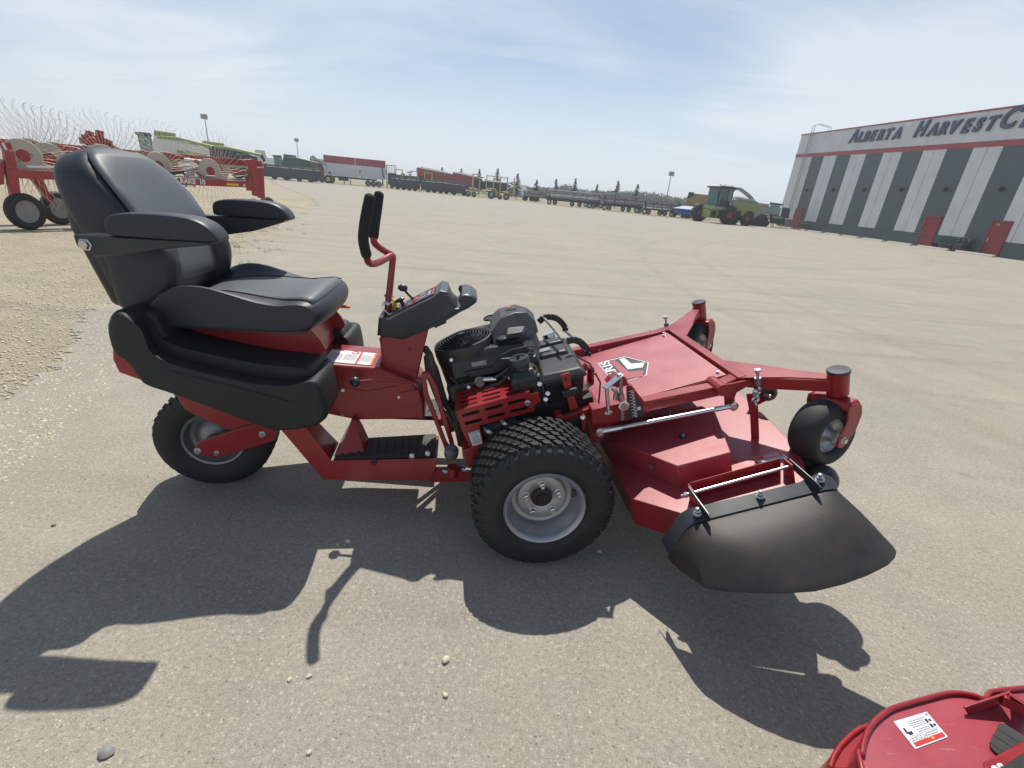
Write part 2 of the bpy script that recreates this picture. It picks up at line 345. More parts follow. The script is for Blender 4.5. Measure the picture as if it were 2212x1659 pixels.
# gravel yard on the left and worn asphalt lot; every sheet 4 mm above the one below
gp = [(-200, -6), (-1.0, -6), (-1.2, 0), (0, 12), (-8, 40), (-30, 79), (-200, 150)]
MB().add([(x, y, -.006) for x, y in gp], [tuple(range(len(gp)))]).build('gravel_yard', M['gravel'], smooth=0, kind='structure')
edge = jag([(-2.2, -6), (-2.75, 1.2), (-3.2, 2.4), (-3.5, 3.3), (-4.4, 4.5), (-4.9, 6.4), (-5.3, 8.4)], .05, .07, 3) + jag([(-5.3, 8.4), (-7.5, 15), (-10.0, 23.5), (-14, 32), (-27, 53), (-48, 92)], .35, .22, 4)
far_ = jag([(-48, 92), (-24.2, 86.1), (-1.6, 80), (15.5, 62), (24, 62), (38, 78)], .8, .12, 5)
ap = [(p.x, p.y) for p in edge] + [(p.x, p.y) for p in far_[1:]] + [(60, 78), (60, -6)]
MB().add([(x, y, 0) for x, y in ap], [tuple(range(len(ap)))]).build('asphalt_lot', M['asphalt'], smooth=0, kind='structure')
# loose stones scattered over gravel and asphalt (nobody could count them)
def pebbles(name, mt, n, place, smin, smax, label, seed):
    r = random.Random(seed); mb = MB()
    base = [(1, 0, 0), (.5, .85, 0), (-.5, .8, 0), (-1, 0, 0), (-.45, -.85, 0), (.5, -.8, 0)]
    for _ in range(n):
        x, y = place(r); s = smin + (smax-smin)*r.random()**3; a = r.uniform(0, 6.28); ca, sa = math.cos(a)*s, math.sin(a)*s; e = r.uniform(.55, 1); h = s*r.uniform(.18, .42)
        vs = []
        for k, (u, v, _z) in enumerate(base):
            q = r.uniform(.75, 1.2); u *= q; v *= q*e; vs.append((x+u*ca-v*sa, y+u*sa+v*ca, -.001))
        for k in (0, 2, 4):
            u, v, _z = base[k]; u *= .55; v *= .55*e; vs.append((x+u*ca-v*sa, y+u*sa+v*ca, h*r.uniform(.8, 1.1)))
        mb.add(vs, [(0, 1, 7, 6), (1, 2, 7), (2, 3, 8, 7), (3, 4, 8), (4, 5, 6, 8), (5, 0, 6), (6, 7, 8)])
    return mb.build(name, mt, smooth=0, kind='stuff', recalc=False)
M['stone'] = mat('pale_stone', (.58, .51, .39), .85, var=.45, vs=40, bump=.3, bs=200)
M['stonegrey'] = mat('grey_stone', (.26, .25, .235), .85, var=.45, vs=40, bump=.3, bs=200)
def pl_gravel(r):
    t = r.random(); y = 1.5 + 15*t**1.7; x0 = -2.3 - .36*max(0, y-1.5) if y < 8 else -4.6-.35*(y-8)
    return x0 - abs(r.gauss(0, 1))*(.5+y*.45), y
def pl_edge(r):
    y = r.uniform(1.0, 9); return -2.6-.35*(y-1.2)+r.gauss(0, .32), y
def pl_lot(r):
    y = .4 + 9*r.random()**1.6; return r.uniform(-2.4-.4*y, 2.0+.8*y), y
pebbles('gravel_stones', M['stone'], 30000, pl_gravel, .004, .017, '', 11)
pebbles('edge_stones', M['stone'], 5200, pl_edge, .003, .010, '', 12)
pebbles('asphalt_chips', M['stonegrey'], 2600, pl_lot, .0015, .007, '', 13)
pebbles('pale_chips', M['stone'], 1500, pl_lot, .0015, .006, '', 14)
# the few bigger loose stones
for i, (px, py, s, lb, mt) in enumerate([
    (230, 1627, .017, 'dark grey loose stone on the asphalt at the lower left', 'stonegrey'),
    (963, 1427, .014, 'larger pale stone of the pair in front of the shadow of the drive wheel', 'stone'),
    (962, 1503, .009, 'small tan stone on the asphalt nearest below the pale pair', 'stone'),
    (668, 1462, .008, 'small stone at the tip of the steering lever shadow', 'stone'),
    (625, 1469, .008, 'pale pebble just left of the steering lever shadow tip', 'stone'),
    (752, 1170, .011, 'pale stone lying in the shadow under the footrest', 'stone'),
    (730, 1178, .008, 'smaller pale stone beside the one under the footrest', 'stone'),
    (1294, 1192, .010, 'pale stone in the shadow just right of the front tyre', 'stone'),
    (668, 1627, .007, 'tiny stone near the lower edge below the seat shadow', 'stone'),
    (116, 1135, .010, 'brown stone on the asphalt left of the seat shadow', 'stonegrey')]):
    g0 = at('W', 'V', px, py, z=0); r = random.Random(i); rings = []
    for k, (q, h) in enumerate(((.75, 0), (1, .3), (.85, .65), (.4, .9))):
        rings.append([(math.cos(a*.785)*s*q*r.uniform(.8, 1.15)*1.25, math.sin(a*.785)*s*q*r.uniform(.8, 1.15), h*s*1.1) for a in range(8)])
    o = MB().loft(rings).build('loose_stone', M[mt], smooth=60); o.location = (g0.x, g0.y, 0); o.rotation_euler = (0, 0, i*1.3); tag(o, lb, 'stone', 'loose stones on the asphalt')
# ================================================================ MAIN MOWER
mower = thing('riding_mower', 'red stand-alone ride-on mower with black seat and raised front cutting deck, centre of the lot', 'lawn mower', (MX, MY, 0), MPSI)
def CM(): return MB()
def FM(): return MB(Mf2c)
def Xf(loc, rot=None):
    m_ = Matrix.Translation(loc)
    return m_ @ rot.to_4x4() if rot is not None else m_

def tyre_mb(R_, W_, rb, blocks, rows, dep, xf, prof=None, shoulder=True, seed=1):
    """axle along local Y; blocks = count round the tread"""
    mb = MB(xf); h = W_/2; r0 = R_-dep
    pr = prof or [(rb, h*.72), (rb+.008, h*.86), (rb+(r0-rb)*.30, h*.99), (rb+(r0-rb)*.6, h*1.0), (r0-.018, h*.93), (r0-.005, h*.80), (r0, h*.45)]
    full = pr + [(r, -q) for r, q in reversed(pr)] + [(rb-.01, -h*.6), (rb-.01, h*.6)]
    mb.lathe(full, (0, 0, 0), (0, 1, 0), 64, closed=True)
    def P(t, y, r): return (r*math.cos(t), y, r*math.sin(t))
    def blk(t0, dt, y0, y1, sk, ra, rb_, ra2=None, rb2=None):
        ra2 = ra if ra2 is None else ra2; rb2 = rb_ if rb2 is None else rb2; e = .12
        b = [(t0, y0, ra), (t0+dt, y0, ra), (t0+dt+sk, y1, ra2), (t0+sk, y1, ra2)]
        ym = (y0+y1)/2; tm = t0+dt/2+sk/2
        tq = [(tm+(t-tm)*(1-e), ym+(y-ym)*(1-e), rr) for (t, y, _), rr in zip(b, (rb_, rb_, rb2, rb2))]
        vs = [P(*q) for q in b] + [P(*q) for q in tq]
        mb.add(vs, [(0, 1, 5, 4), (1, 2, 6, 5), (2, 3, 7, 6), (3, 0, 4, 7), (4, 5, 6, 7)])
    if rows:
        p = 2*math.pi/blocks; hw = h*.80; rw = 2*hw/rows
        for j in range(rows):
            y0 = -hw + j*rw + rw*.09; y1 = y0 + rw*.82; f = ((y0+y1)/2/h)**2; rr = R_-.006*f
            for i in range(blocks):
                t = i*p + (j % 2)*p*.5
                blk(t, p*.60, y0, y1, p*.34*(1 if j % 2 else 1), r0-.006-.004*f, rr)
                blk(t+p*.12, p*.28, (y0+y1)/2-.001, y1-.004, p*.15, rr-.001, rr+.0012)
        if shoulder:
            for i in range(blocks):
                t = i*p
                for s in (-1, 1):
                    blk(t+(0 if s > 0 else p*.5), p*.56, s*hw*1.02, s*h*.985, s*p*.06, r0-.004, R_-.007, r0-.045, R_-.040)
    return mb
def rim_mb(r, depth_out, hub_in, dish, xf, n=48):
    """front is -Y; dish profile from the flange inwards"""
    mb = MB(xf); mb.lathe(dish, (0, 0, 0), (0, -1, 0), n); return mb

def drive_wheel(side):
    yc = .537*side; rot = Matrix.Rotation(0 if side < 0 else math.pi, 3, 'Z'); xf = Xf((0, yc, .305), rot)
    # heights along -Y measured from the wheel centre, outer face at .15
    dish = [(.172, -.13), (.172, .128), (.176, .134), (.170, .142), (.160, .138), (.153, .122), (.150, .10), (.137, .085), (.134, .055), (.131, .045), (.112, .040), (.108, .052), (.100, .056), (.058, .052), (.05, .046), (.0, .046)]
    wh = rim_mb(.17, 0, 0, dish, xf).build('wheel', M['rim'], mower, smooth=50, bevel=0)
    tyre_mb(.308, .30, .168, 40, 7, .013, xf).build('tyre', M['rubber'], wh, smooth=28)
    MB(xf).lathe([(.045, .0), (.045, .0575), (.040, .060), (.026, .061), (.022, .068), (.0, .068)], (0, 0, 0), (0, -1, 0), 20).build('hub', M['rust'], wh)
    for k in range(5):
        a = 2*math.pi*(k+.35)/5; c = (.074*math.cos(a), 0, .074*math.sin(a))
        MB(xf).lathe([(.0165, .05), (.0165, .059), (.0125, .060), (.0125, .078), (.007, .080), (.007, .090), (.0, .090)], c, (0, -1, 0), 6).build('lug_nut', M['zinc'], wh, smooth=20)
    MB(xf).box((.125, -.088, .050), (.014, .02, .034)).build('valve_stem', M['mat'], wh)
drive_wheel(-1); drive_wheel(1)
# rear caster wheel, slightly steered
rot = Matrix.Rotation(R(7.4), 3, 'Z'); xr = Xf((-1.584+.015, -.105+.112, .264), rot)
dish = [(.142, -.1), (.142, .088), (.145, .094), (.139, .102), (.130, .098), (.126, .075), (.118, .05), (.10, .045), (.075, .07), (.05, .085), (.03, .088), (.03, .10), (.0, .10)]
rw = rim_mb(.14, 0, 0, dish, xr).build('rear_wheel', M['rimdark'], mower, smooth=50)
tyre_mb(.266, .225, .138, 38, 5, .010, xr).build('tyre', M['rubber'], rw, smooth=28)
# rear fork: upper bracket and trailing arm on both sides
for s in (-1, 1):
    y = -.165 if s < 0 else .150
    up = xz('C', 'A', [(470, 880), (520, 1000), (560, 1050), (625, 1090), (860, 1190), (900, 1230), (1165, 1260), (1190, 1195), (1050, 1120), (900, 1040), (760, 940)], -.18)
    CM().prism(up, y-.006*s, y+.010*s).build('fork_bracket', M['red'], mower, bevel=.004)
    lo = xz('C', 'A', [(1165, 1262), (1190, 1210), (1150, 1165), (1040, 1140), (870, 1195), (650, 1270), (622, 1325), (680, 1362), (790, 1372), (960, 1325)], -.185)
    CM().prism(lo, y+.022*s, y+.010*s).build('wheel_arm', M['red'], mower, bevel=.004)
for px, py, r in ((1090, 1215, .016), (652, 1330, .017), (780, 1342, .012)):
    p = at('C', 'A', px, py, y=-.19)
    CM().lathe([(r, 0), (r, .006), (r*.7, .007), (r*.7, .016), (0, .016)], (p.x, -.187, p.z), (0, -1, 0), 6).build('bolt', M['zinc'], mower, smooth=20)
CM().cyl((-1.584, -.15, .262), (-1.584, .17, .262), .014).build('axle', M['zinc'], mower)
CM().cyl((-1.45, 0, .50), (-1.45, 0, .74), .045, 20).build('caster_post', M['red'], mower)
CM().box((-1.45, 0, .53), (.34, .30, .04)).build('fork_crown', M['red'], mower, bevel=.006)
# ---- chassis: tunnel, foot frame, mats
tn = [(-1.17, .80), (-1.04, .735), (-1.01, .712), (-.745, .700), (-.60, .64), (-.54, .56), (-.53, .44), (-.86, .425), (-.98, .45), (-1.10, .50), (-1.2, .56), (-1.3, .70)]
CM().prism(tn, -.15, .15).build('tunnel', M['red'], mower, bevel=.010)
cowl = xz('C', 'B', [(0, 500), (70, 760), (-60, 800), (-200, 700), (-300, 600), (-420, 520)], -.15)
# seat pan: tapering red upright sheet carrying the seat
CM().prism([(-1.50, .90), (-1.03, .90), (-.985, .845), (-.965, .80), (-1.02, .722), (-1.16, .74), (-1.36, .82), (-1.50, .83)], -.20, -.192).build('seat_pan_side', M['red'], mower)
CM().prism([(-1.50, .90), (-1.03, .90), (-.985, .845), (-.965, .80), (-1.02, .722), (-1.16, .74), (-1.36, .82), (-1.50, .83)], .192, .20).build('seat_pan_side', M['red'], mower)
CM().slab([(-1.055, -.192, .90), (-1.055, .192, .90), (-1.01, .192, .74), (-1.01, -.192, .74)], (-.006, 0, 0)).build('seat_pan_front', M['red'], mower)
CM().box((-1.30, 0, .74), (.5, .36, .28)).build('seat_base', M['red'], mower, bevel=.01)
CM().slab([(-1.53, -.25, .895), (-1.03, -.25, .895), (-1.03, .25, .895), (-1.53, .25, .895)], (0, 0, -.014)).build('seat_plate', M['blackmetal'], mower)
# foot frame left/right: side plate with a folded ledge
foot = [(-1.095, .545), (-.945, .303), (-.455, .395), (-.487, .200), (-.980, .204), (-1.17, .50)]
for s in (-1, 1):
    CM().prism([(-1.165, .50), (-1.06, .52), (-.940, .308), (-.452, .330), (-.487, .205), (-.980, .204)], s*.332, s*.326).build('foot_frame_side', M['red'], mower, bevel=.002)
    a = .322*s; b = .165*s
    CM().slab([(-1.12, a*1.02, .53), (-.945, a*1.02, .306), (-.945, b, .306), (-1.12, b, .53)], (0, 0, -.006)).build('foot_frame_slope', M['redbright'] if False else M['red'], mower)
    fm = CM(); fm.slab([(-.935, a, .300), (-.46, a, .318), (-.46, b*.55, .318), (-.935, b*.8, .300)], (0, 0, -.008)).build('foot_board', M['red'], mower)
    mt = CM(); mt.slab([(-.93, a*.985, .314), (-.470, a*.97, .332), (-.475, b*.6, .332), (-.91, b*.85, .314)], (0, 0, -.008))
    for k in range(12):
        x = -.90+k*.037; z = .318+(x+.93)*.039; mt.box((x, (a+b)/2*.97, z), (.010, abs(a-b)*.90, .006))
    mt.build('foot_mat', M['mat'], mower)
hump = CM().loft([[(-.935, -.30, .312), (-.80, -.27, .312), (-.80, -.15, .318), (-.935, -.15, .318)], [(-.895, -.25, .38), (-.83, -.235, .38), (-.83, -.15, .40), (-.895, -.15, .40)], [(-.872, -.19, .445), (-.852, -.19, .445), (-.852, -.15, .450), (-.872, -.15, .450)]])
hump.build('heel_gusset', M['red'], mower)
CM().slab([(-.97, -.325, .205), (-.49, -.325, .205), (-.49, -.20, .205), (-.97, -.20, .205)], (0, 0, .006)).build('belly_plate', M['red'], mower)
for s in (-1, 1):
    CM().prism([(-.49, .245), (-.02, .262), (-.02, .20), (-.49, .178)], s*.31, s*.27).build('frame_rail', M['red'], mower, bevel=.004)
for px, py in ((755, 1440), (868, 1423)):
    p = at('C', 'B', px, py, y=-.334); CM().lathe([(.014, 0), (.014, .004), (.010, .008), (0, .009)], (p.x, -.331, p.z), (0, -1, 0), 12).build('bolt', M['zinc'], mower)
p = at('C', 'B', 480, 1482, y=-.334); CM().lathe([(.017, 0), (.017, .004), (0, .004)], (p.x, -.331, p.z), (0, -1, 0), 8).build('hole_plug', M['rust'], mower)
for px, py, r, mk in ((258, 962, .012, 'zinc'), (660, 1013, .010, 'zinc'), (253, 1145, .009, 'rimdark'), (38, 822, .010, 'blackmetal')):
    p = at('C', 'B', px, py, y=-.152); CM().lathe([(r, 0), (r, .003), (r*.7, .004), (r*.7, .010), (0, .010)], (p.x, -.15, p.z), (0, -1, 0), 8).build('bolt', M[mk], mower)
# raised side cover on the tunnel
CM().prism(xz('C', 'B', [(235, 880), (245, 940), (420, 975), (640, 935), (655, 985), (800, 960), (820, 1030), (800, 1080), (560, 1110), (300, 1140), (150, 1100), (120, 860)], -.155), -.151, -.155).build('tunnel_cover', M['red'], mower, bevel=.002)
# warning label on top of the tunnel
lab = [at('C', 'B', *q, z=.712) for q in ((95, 750), (155, 665), (510, 705), (495, 800))]
dec = CM().slab([(-1.000, -.125, .7145), (-1.000, .045, .7145), (-.782, .045, .7035), (-.782, -.125, .7035)], (0, 0, .0012)).build('warning_label', M['white'], mower, smooth=0)
ink = CM()
r_ = random.Random(3)
for col in range(3):
    for row in range(10):
        yy = .03-row*.0125; x0 = -.993+col*.071
        if row < 3 and col < 3: continue
        x = x0
        while x < x0+.052:
            w_ = r_.uniform(.004, .010); ink.box((x+w_/2, yy, .7155-.0505*(x+1.0)+.0009), (w_, .0035, .0004)); x += w_+.003
ink.build('label_print', M['inkgrey'], dec, smooth=0)
lr = CM(); lr.box((-.855, -.04, .7087), (.010, .168, .0006)); lr.tube([(-.885+.016*math.cos(a*.52), .022+.016*math.sin(a*.52), .7102) for a in range(13)], .0022, 4); lr.build('label_band', M['decalred'], dec, smooth=0)
CM().box((-.787, -.04, .7054), (.010, .168, .0006)).build('label_edge', M['orange'], dec, smooth=0)
# steering column
col = [(-.742, .838), (-.52, .895), (-.575, .63), (-.60, .565), (-.715, .655), (-.742, .70)]
CM().prism(col, -.105, .105).build('steering_column', M['red'], mower, bevel=.006)
CM().prism([(-.748, .70), (-.748, .84), (-.700, .84), (-.700, .69)], -.075, .075).build('column_cover', M['red'], mower, bevel=.004)
CM().prism(xz('C', 'B', [(728, 655), (728, 680), (748, 680), (748, 655)], -.107), -.1065, -.104).build('column_slot', M['ink'], mower, smooth=0)
# ---- console with a hooked cup rest at the front
cons = [(-.757, .848), (-.748, .932), (-.715, .925), (-.505, 1.045), (-.470, 1.078), (-.440, 1.072), (-.432, 1.050), (-.415, 1.020), (-.392, 1.002), (-.372, 1.003), (-.362, 1.018), (-.375, 1.045), (-.372, 1.062), (-.352, 1.068), (-.322, 1.060), (-.302, 1.045), (-.305, 1.030), (-.335, 1.005), (-.370, .985), (-.457, .924), (-.520, .890), (-.637, .835), (-.693, .838)]
c0 = CM(); rings = []
ccx, ccz = -.53, .96
for y, s_ in ((-.128, .90), (-.124, .955), (-.112, .99), (-.095, 1.0), (.095, 1.0), (.112, .99), (.124, .955), (.128, .90)):
    rings.append([(ccx+(x-ccx)*s_, y, ccz+(z-ccz)*s_) for x, z in cons])
c0.loft(rings).build('console', M['console'], mower, smooth=40)
pn = Vector((-.715+.505, 0, .925-1.045)).normalized(); a_ = math.atan2(.12, .21)
def cp(t, y, h=0):   # point on console slope: t metres up from its rear edge
    return Vector((-.712+t*math.cos(a_)-h*math.sin(a_), y, .927+t*math.sin(a_)+h*math.cos(a_)))
def panel(t0, t1, y0, y1, h0, h1): return [cp(t0, y0, h0), cp(t1, y0, h0), cp(t1, y1, h0), cp(t0, y1, h0)], cp(0, 0, h1)-cp(0, 0, h0)
pl, of = panel(.0, .245, -.085, .085, .001, .005); cp_ = CM().slab(pl, of).build('control_panel', M['ink'], mower, bevel=.001)
for t0, t1, y0, y1 in ((.236, .243, -.083, .083), (.13, .24, .076, .082), (.10, .20, -.082, -.079), (.12, .155, -.02, .03)):
    pl, of = panel(t0, t1, y0, y1, .005, .0062); CM().slab(pl, of).build('panel_trim', M['decalred'], cp_, smooth=0)
pg = CM()
for t0, t1, y0, y1 in ((.165, .2, -.05, -.02), (.165, .195, .02, .05), (.21, .225, -.06, .04), (.06, .075, -.07, -.04), (.07, .085, .03, .06), (.11, .118, -.06, -.03)):
    pl, of = panel(t0, t1, y0, y1, .005, .0065); pg.slab(pl, of)
pg.build('panel_print', M['inkgrey'], cp_, smooth=0, kind='stuff')
def knob(name, px, py, mt, parts, y=0.0):
    pass
q = cp(.13, .015, .0); tip = Vector((-.650, .0, 1.052))
CM().tube([q, q+Vector((-.01, 0, .012)), q.lerp(tip, .55)+Vector((0, 0, -.002)), tip], [.012, .006, .0055, .007]).build('throttle_lever', M['blackmetal'], mower).data
CM().ball(tip, .019, 14, (1.25, .9, .9)).build('lever_knob', M['blackmetal'], mower, smooth=80)
q = cp(.075, .01); CM().lathe([(.010, 0), (.009, .022), (.022, .028), (.024, .036), (.018, .042), (0, .043)], q, (-.5, 0, .86), 14).build('choke_knob', M['blackmetal'], mower)
q = cp(.03, .03); CM().lathe([(.024, 0), (.022, .005), (.016, .008), (.016, .03), (.026, .034), (.026, .042), (0, .043)], q, (-.45, 0, .89), 16).build('blade_switch', M['yellow'], mower)
q = cp(.045, -.045); CM().lathe([(.016, 0), (.015, .014), (.010, .016), (0, .017)], q, (-.5, 0, .86), 12).build('dial', M['blackmetal'], mower)
q = cp(.008, -.05); CM().lathe([(.012, 0), (.012, .005), (.005, .006), (.004, .030), (0, .031)], q, (-.75, 0, .66), 10).build('ignition_key', M['zinc'], mower)
CM().box((-.475, .0, .905), (.06, .09, .03), Matrix.Rotation(R(-28), 3, 'Y')).build('console_bracket', M['blackmetal'], mower)
# ---- steering levers
def lever(grip, stem, bot):
    g_ = [at('C', 'V', a, b, y=c) for a, b, c in grip]; d0 = (g_[0]-g_[1]).normalized(); d1 = (g_[-1]-g_[-2]).normalized()
    def cr(ps, n=5):
        o = []
        for i in range(len(ps)-1):
            a, b, c, d = ps[max(0, i-1)], ps[i], ps[i+1], ps[min(len(ps)-1, i+2)]
            for k in range(n):
                t = k/n; o.append(.5*((2*b)+(c-a)*t+(2*a-5*b+4*c-d)*t*t+(3*b-a-3*c+d)*t*t*t))
        return o+[ps[-1]]
    path = cr(g_); rad = [.0215]*len(path); rad[0] = .0205; rad[-1] = .0205
    path = [path[0]+d0*.009, path[0]+d0*.005] + path + [path[-1]+d1*.005, path[-1]+d1*.008]; rad = [.008, .016]+rad+[.018, .013]
    CM().tube(path, rad, 16).build('lever_grip', M['foam'], mower, smooth=70)
    p_ = [g_[-1]-d1*.01] + [at('C', 'V', a, b, y=c) for a, b, c in stem] + [Vector(bot)]
    CM().tube(cr(p_, 6), .0150, 14).build('steering_lever', M['red'], mower, smooth=60)
lever([(800, 424, -.235), (793, 455, -.225), (787, 490, -.215), (785, 520, -.205), (792, 552, -.19)],
      [(796, 566, -.165), (808, 570, -.12), (828, 562, -.04), (844, 553, .02), (848, 558, .028), (847, 575, .028), (842, 620, .02), (838, 660, .010)], (-.722, .005, .88))
lever([(819, 418, .03), (815, 450, .01), (810, 485, -.02), (807, 512, -.045)],
      [(808, 522, -.05), (816, 532, -.03), (832, 543, .02), (845, 550, .055), (849, 556, .062), (847, 575, .062), (843, 620, .055), (840, 655, .045)], (-.724, .04, .88))
c_1 = at('C', 'V', 839, 655, y=.010); c_2 = at('C', 'V', 841, 640, y=.045)
CM().lathe([(.021, -.006), (.024, -.004), (.024, .008), (.021, .010)], c_1, (.15, 0, 1), 18).build('lever_clamp', M['zinc'], mower)
CM().lathe([(.021, -.006), (.024, -.004), (.024, .008), (.021, .010)], c_2, (.15, 0, 1), 18).build('lever_clamp', M['zinc'], mower)
CM().cyl(c_1+Vector((-.02, -.012, 0)), c_1+Vector((-.02, -.034, 0)), .008, 8).build('clamp_bolt', M['zinc'], mower)
# park lever on the tunnel
CM().tube([(-.83, -.21, .655), (-.75, -.215, .668), (-.68, -.21, .668), (-.62, -.19, .65), (-.565, -.16, .642)], .007, 8).build('park_lever', M['red'], mower)
CM().ball((-.842, -.21, .654), .024, 16).build('park_lever_knob', M['blackmetal'], mower, smooth=80)
# ---- red upright hoops in front of the foot well
for y, dz, dx in ((-.20, 0, 0), (.10, -.02, -.01)):
    hp = [(-.547, .70), (-.510, .712), (-.488, .672), (-.430, .50), (-.385, .345), (-.372, .262), (-.402, .262), (-.425, .30), (-.522, .57)]
    inn = [(-.525, .665), (-.505, .668), (-.488, .62), (-.445, .48), (-.402, .335), (-.412, .325), (-.500, .57)]
    n_ = 9
    out_ = [(-.547, .70), (-.530, .716), (-.508, .712), (-.470, .64), (-.430, .50), (-.385, .345), (-.370, .262), (-.400, .258), (-.425, .30), (-.475, .44), (-.535, .60)]
    in_ = [(-.527, .672), (-.521, .685), (-.512, .682), (-.490, .62), (-.452, .49), (-.412, .365), (-.398, .315), (-.404, .318), (-.420, .345), (-.462, .46), (-.512, .60)]
    mb = CM(); k = len(out_)
    vs = []
    for yy in (y-.012, y+.012):
        vs += [(a+dx, yy, b+dz) for a, b in out_] + [(a+dx, yy, b+dz) for a, b in in_]
    fs = []
    for i in range(k):
        j = (i+1) % k
        fs += [(i, j, k+j, k+i), (2*k+i, 3*k+i, 3*k+j, 2*k+j), (i, 2*k+i, 2*k+j, j), (k+i, k+j, 3*k+j, 3*k+i)]
    mb.add(vs, fs).build('upright_hoop', M['red'], mower, bevel=.003)
CM().prism([(-.42, .52), (-.40, .66), (-.34, .66), (-.30, .30), (-.36, .26)], -.10, .35).build('firewall', M['red'], mower, bevel=.004)
CM().box((-.30, 0, .44), (.05, .46, .30)).build('bulkhead', M['rust'], mower, bevel=.004)
CM().tube([(-.54, -.06, .78), (-.515, -.10, .76), (-.49, -.12, .68), (-.455, -.13, .57), (-.42, -.13, .50), (-.38, -.12, .47)], .017, 10).build('cable_conduit', M['mat'], mower)
CM().tube([(-.53, -.09, .74), (-.49, -.14, .66), (-.45, -.155, .56), (-.40, -.15, .5)], .010, 8).build('cable_conduit', M['mat'], mower)
for a in range(3):
    CM().tube([(-.47+.03*a, -.14, .53), (-.42+.02*a, -.21, .50+.02*a), (-.37, -.24, .44), (-.36+.02*a, -.22, .34), (-.30, -.2, .30)], .006, 6).build('hose', M['mat'], mower)
CM().lathe([(.030, -.012), (.034, .0), (.034, .03), (.022, .034), (.022, .05), (0, .05)], (-.395, -.30, .335), (0, -.3, 1), 16).build('axle_stub', M['rimdark'], mower)
CM().cyl((-.385, -.33, .235), (-.385, -.33, .285), .028, 16).build('axle_stub', M['red'], mower)
for p in ((-.43, -.335, .262), (-.34, -.335, .275)): CM().cyl(p, (p[0]+.022, p[1]-.01, p[2]), .009, 8).build('grease_fitting', M['zinc'], mower)
CM().tube([(-.325, -.35, .29), (-.27, -.36, .292)], .011, 8).build('brake_rod', M['zinc'], mower)
CM().cyl((-.02, -.46, .305), (-.02, .46, .305), .05, 14).build('axle_tube', M['rust'], mower)
def chaikin(ps, n):
    for _ in range(n):
        o = []
        for a, b in zip(ps, ps[1:]+ps[:1]):
            o += [(a[0]*.8+b[0]*.2, a[1]*.8+b[1]*.2), (a[0]*.2+b[0]*.8, a[1]*.2+b[1]*.8)]
        ps = o
    return ps
# ---- rear pods (fuel tanks) with stepped tops
def pod(s):
    # side outline, outer face; built as nested layers so the top shelf steps in like the moulding
    o1 = [(-1.672, .835), (-1.672, .93), (-1.640, .992), (-1.60, .99), (-1.572, .960), (-1.562, .852), (-1.47, .80), (-1.21, .733), (-1.03, .722), (-.960, .752), (-.934, .735), (-.922, .66), (-.915, .575), (-.955, .540), (-1.04, .520), (-1.125, .512), (-1.234, .560), (-1.49, .672), (-1.592, .708), (-1.606, .745), (-1.632, .805)]
    o1 = chaikin(o1, 2)
    cx_, cz_ = -1.27, .70; rings = []
    for y, k in ((.446, .90), (.445, .93), (.441, .965), (.432, .988), (.412, 1.0), (.34, 1.0), (.20, .985), (.16, .95)):
        rings.append([(cx_+(x-cx_)*k, y*s, cz_+(z-cz_)*(k if k < 1 else 1)) for x, z in o1])
    b = CM().loft(rings).build('fuel_pod', M['fender'], mower, smooth=42)
    # upper moulding: raised deck with recess for the seat
    o2 = [(-1.60, .985), (-1.562, .955), (-1.552, .885), (-1.46, .845), (-1.20, .792), (-1.03, .780), (-.985, .775), (-.965, .74), (-1.04, .70), (-1.3, .73), (-1.6, .80)]
    o2 = chaikin(o2, 2)
    cx_, cz_ = -1.25, .80; rings = []
    for y, k in ((.386, .90), (.384, .94), (.378, .98), (.366, 1.0), (.26, 1.0), (.16, 1.0)):
        rings.append([(cx_+(x-cx_)*k, y*s, cz_+(z-cz_)*k) for x, z in o2])
    CM().loft(rings).build('pod_top', M['fender'], b, smooth=42)
    CM().tube([(-1.585, .4385*s, .800), (-1.45, .4465*s, .765), (-1.2, .4475*s, .700), (-1.05, .4465*s, .655), (-.96, .4385*s, .648)], .0035, 6).build('pod_ridge', M['fender'], b)
pod(-1); pod(1)
CM().loft([[(-1.672, -.425, .85), (-1.690, -.34, .85), (-1.690, .34, .85), (-1.672, .425, .85), (-1.56, .43, .80), (-1.56, -.43, .80)], [(-1.682, -.425, .80), (-1.702, -.34, .80), (-1.702, .34, .80), (-1.682, .425, .80), (-1.56, .432, .76), (-1.56, -.432, .76)], [(-1.676, -.420, .745), (-1.695, -.34, .735), (-1.695, .34, .735), (-1.676, .420, .745), (-1.56, .425, .70), (-1.56, -.425, .70)]]).build('rear_bumper', M['red'], mower, bevel=.008, seg=3)
CM().loft([[(-1.68, -.36, .86), (-1.68, .36, .86), (-1.5, .36, .80), (-1.5, -.36, .80)], [(-1.668, -.36, .965), (-1.668, .36, .965), (-1.55, .36, .975), (-1.55, -.36, .975)]]).build('rear_cowl', M['fender'], mower, bevel=.02, seg=3)
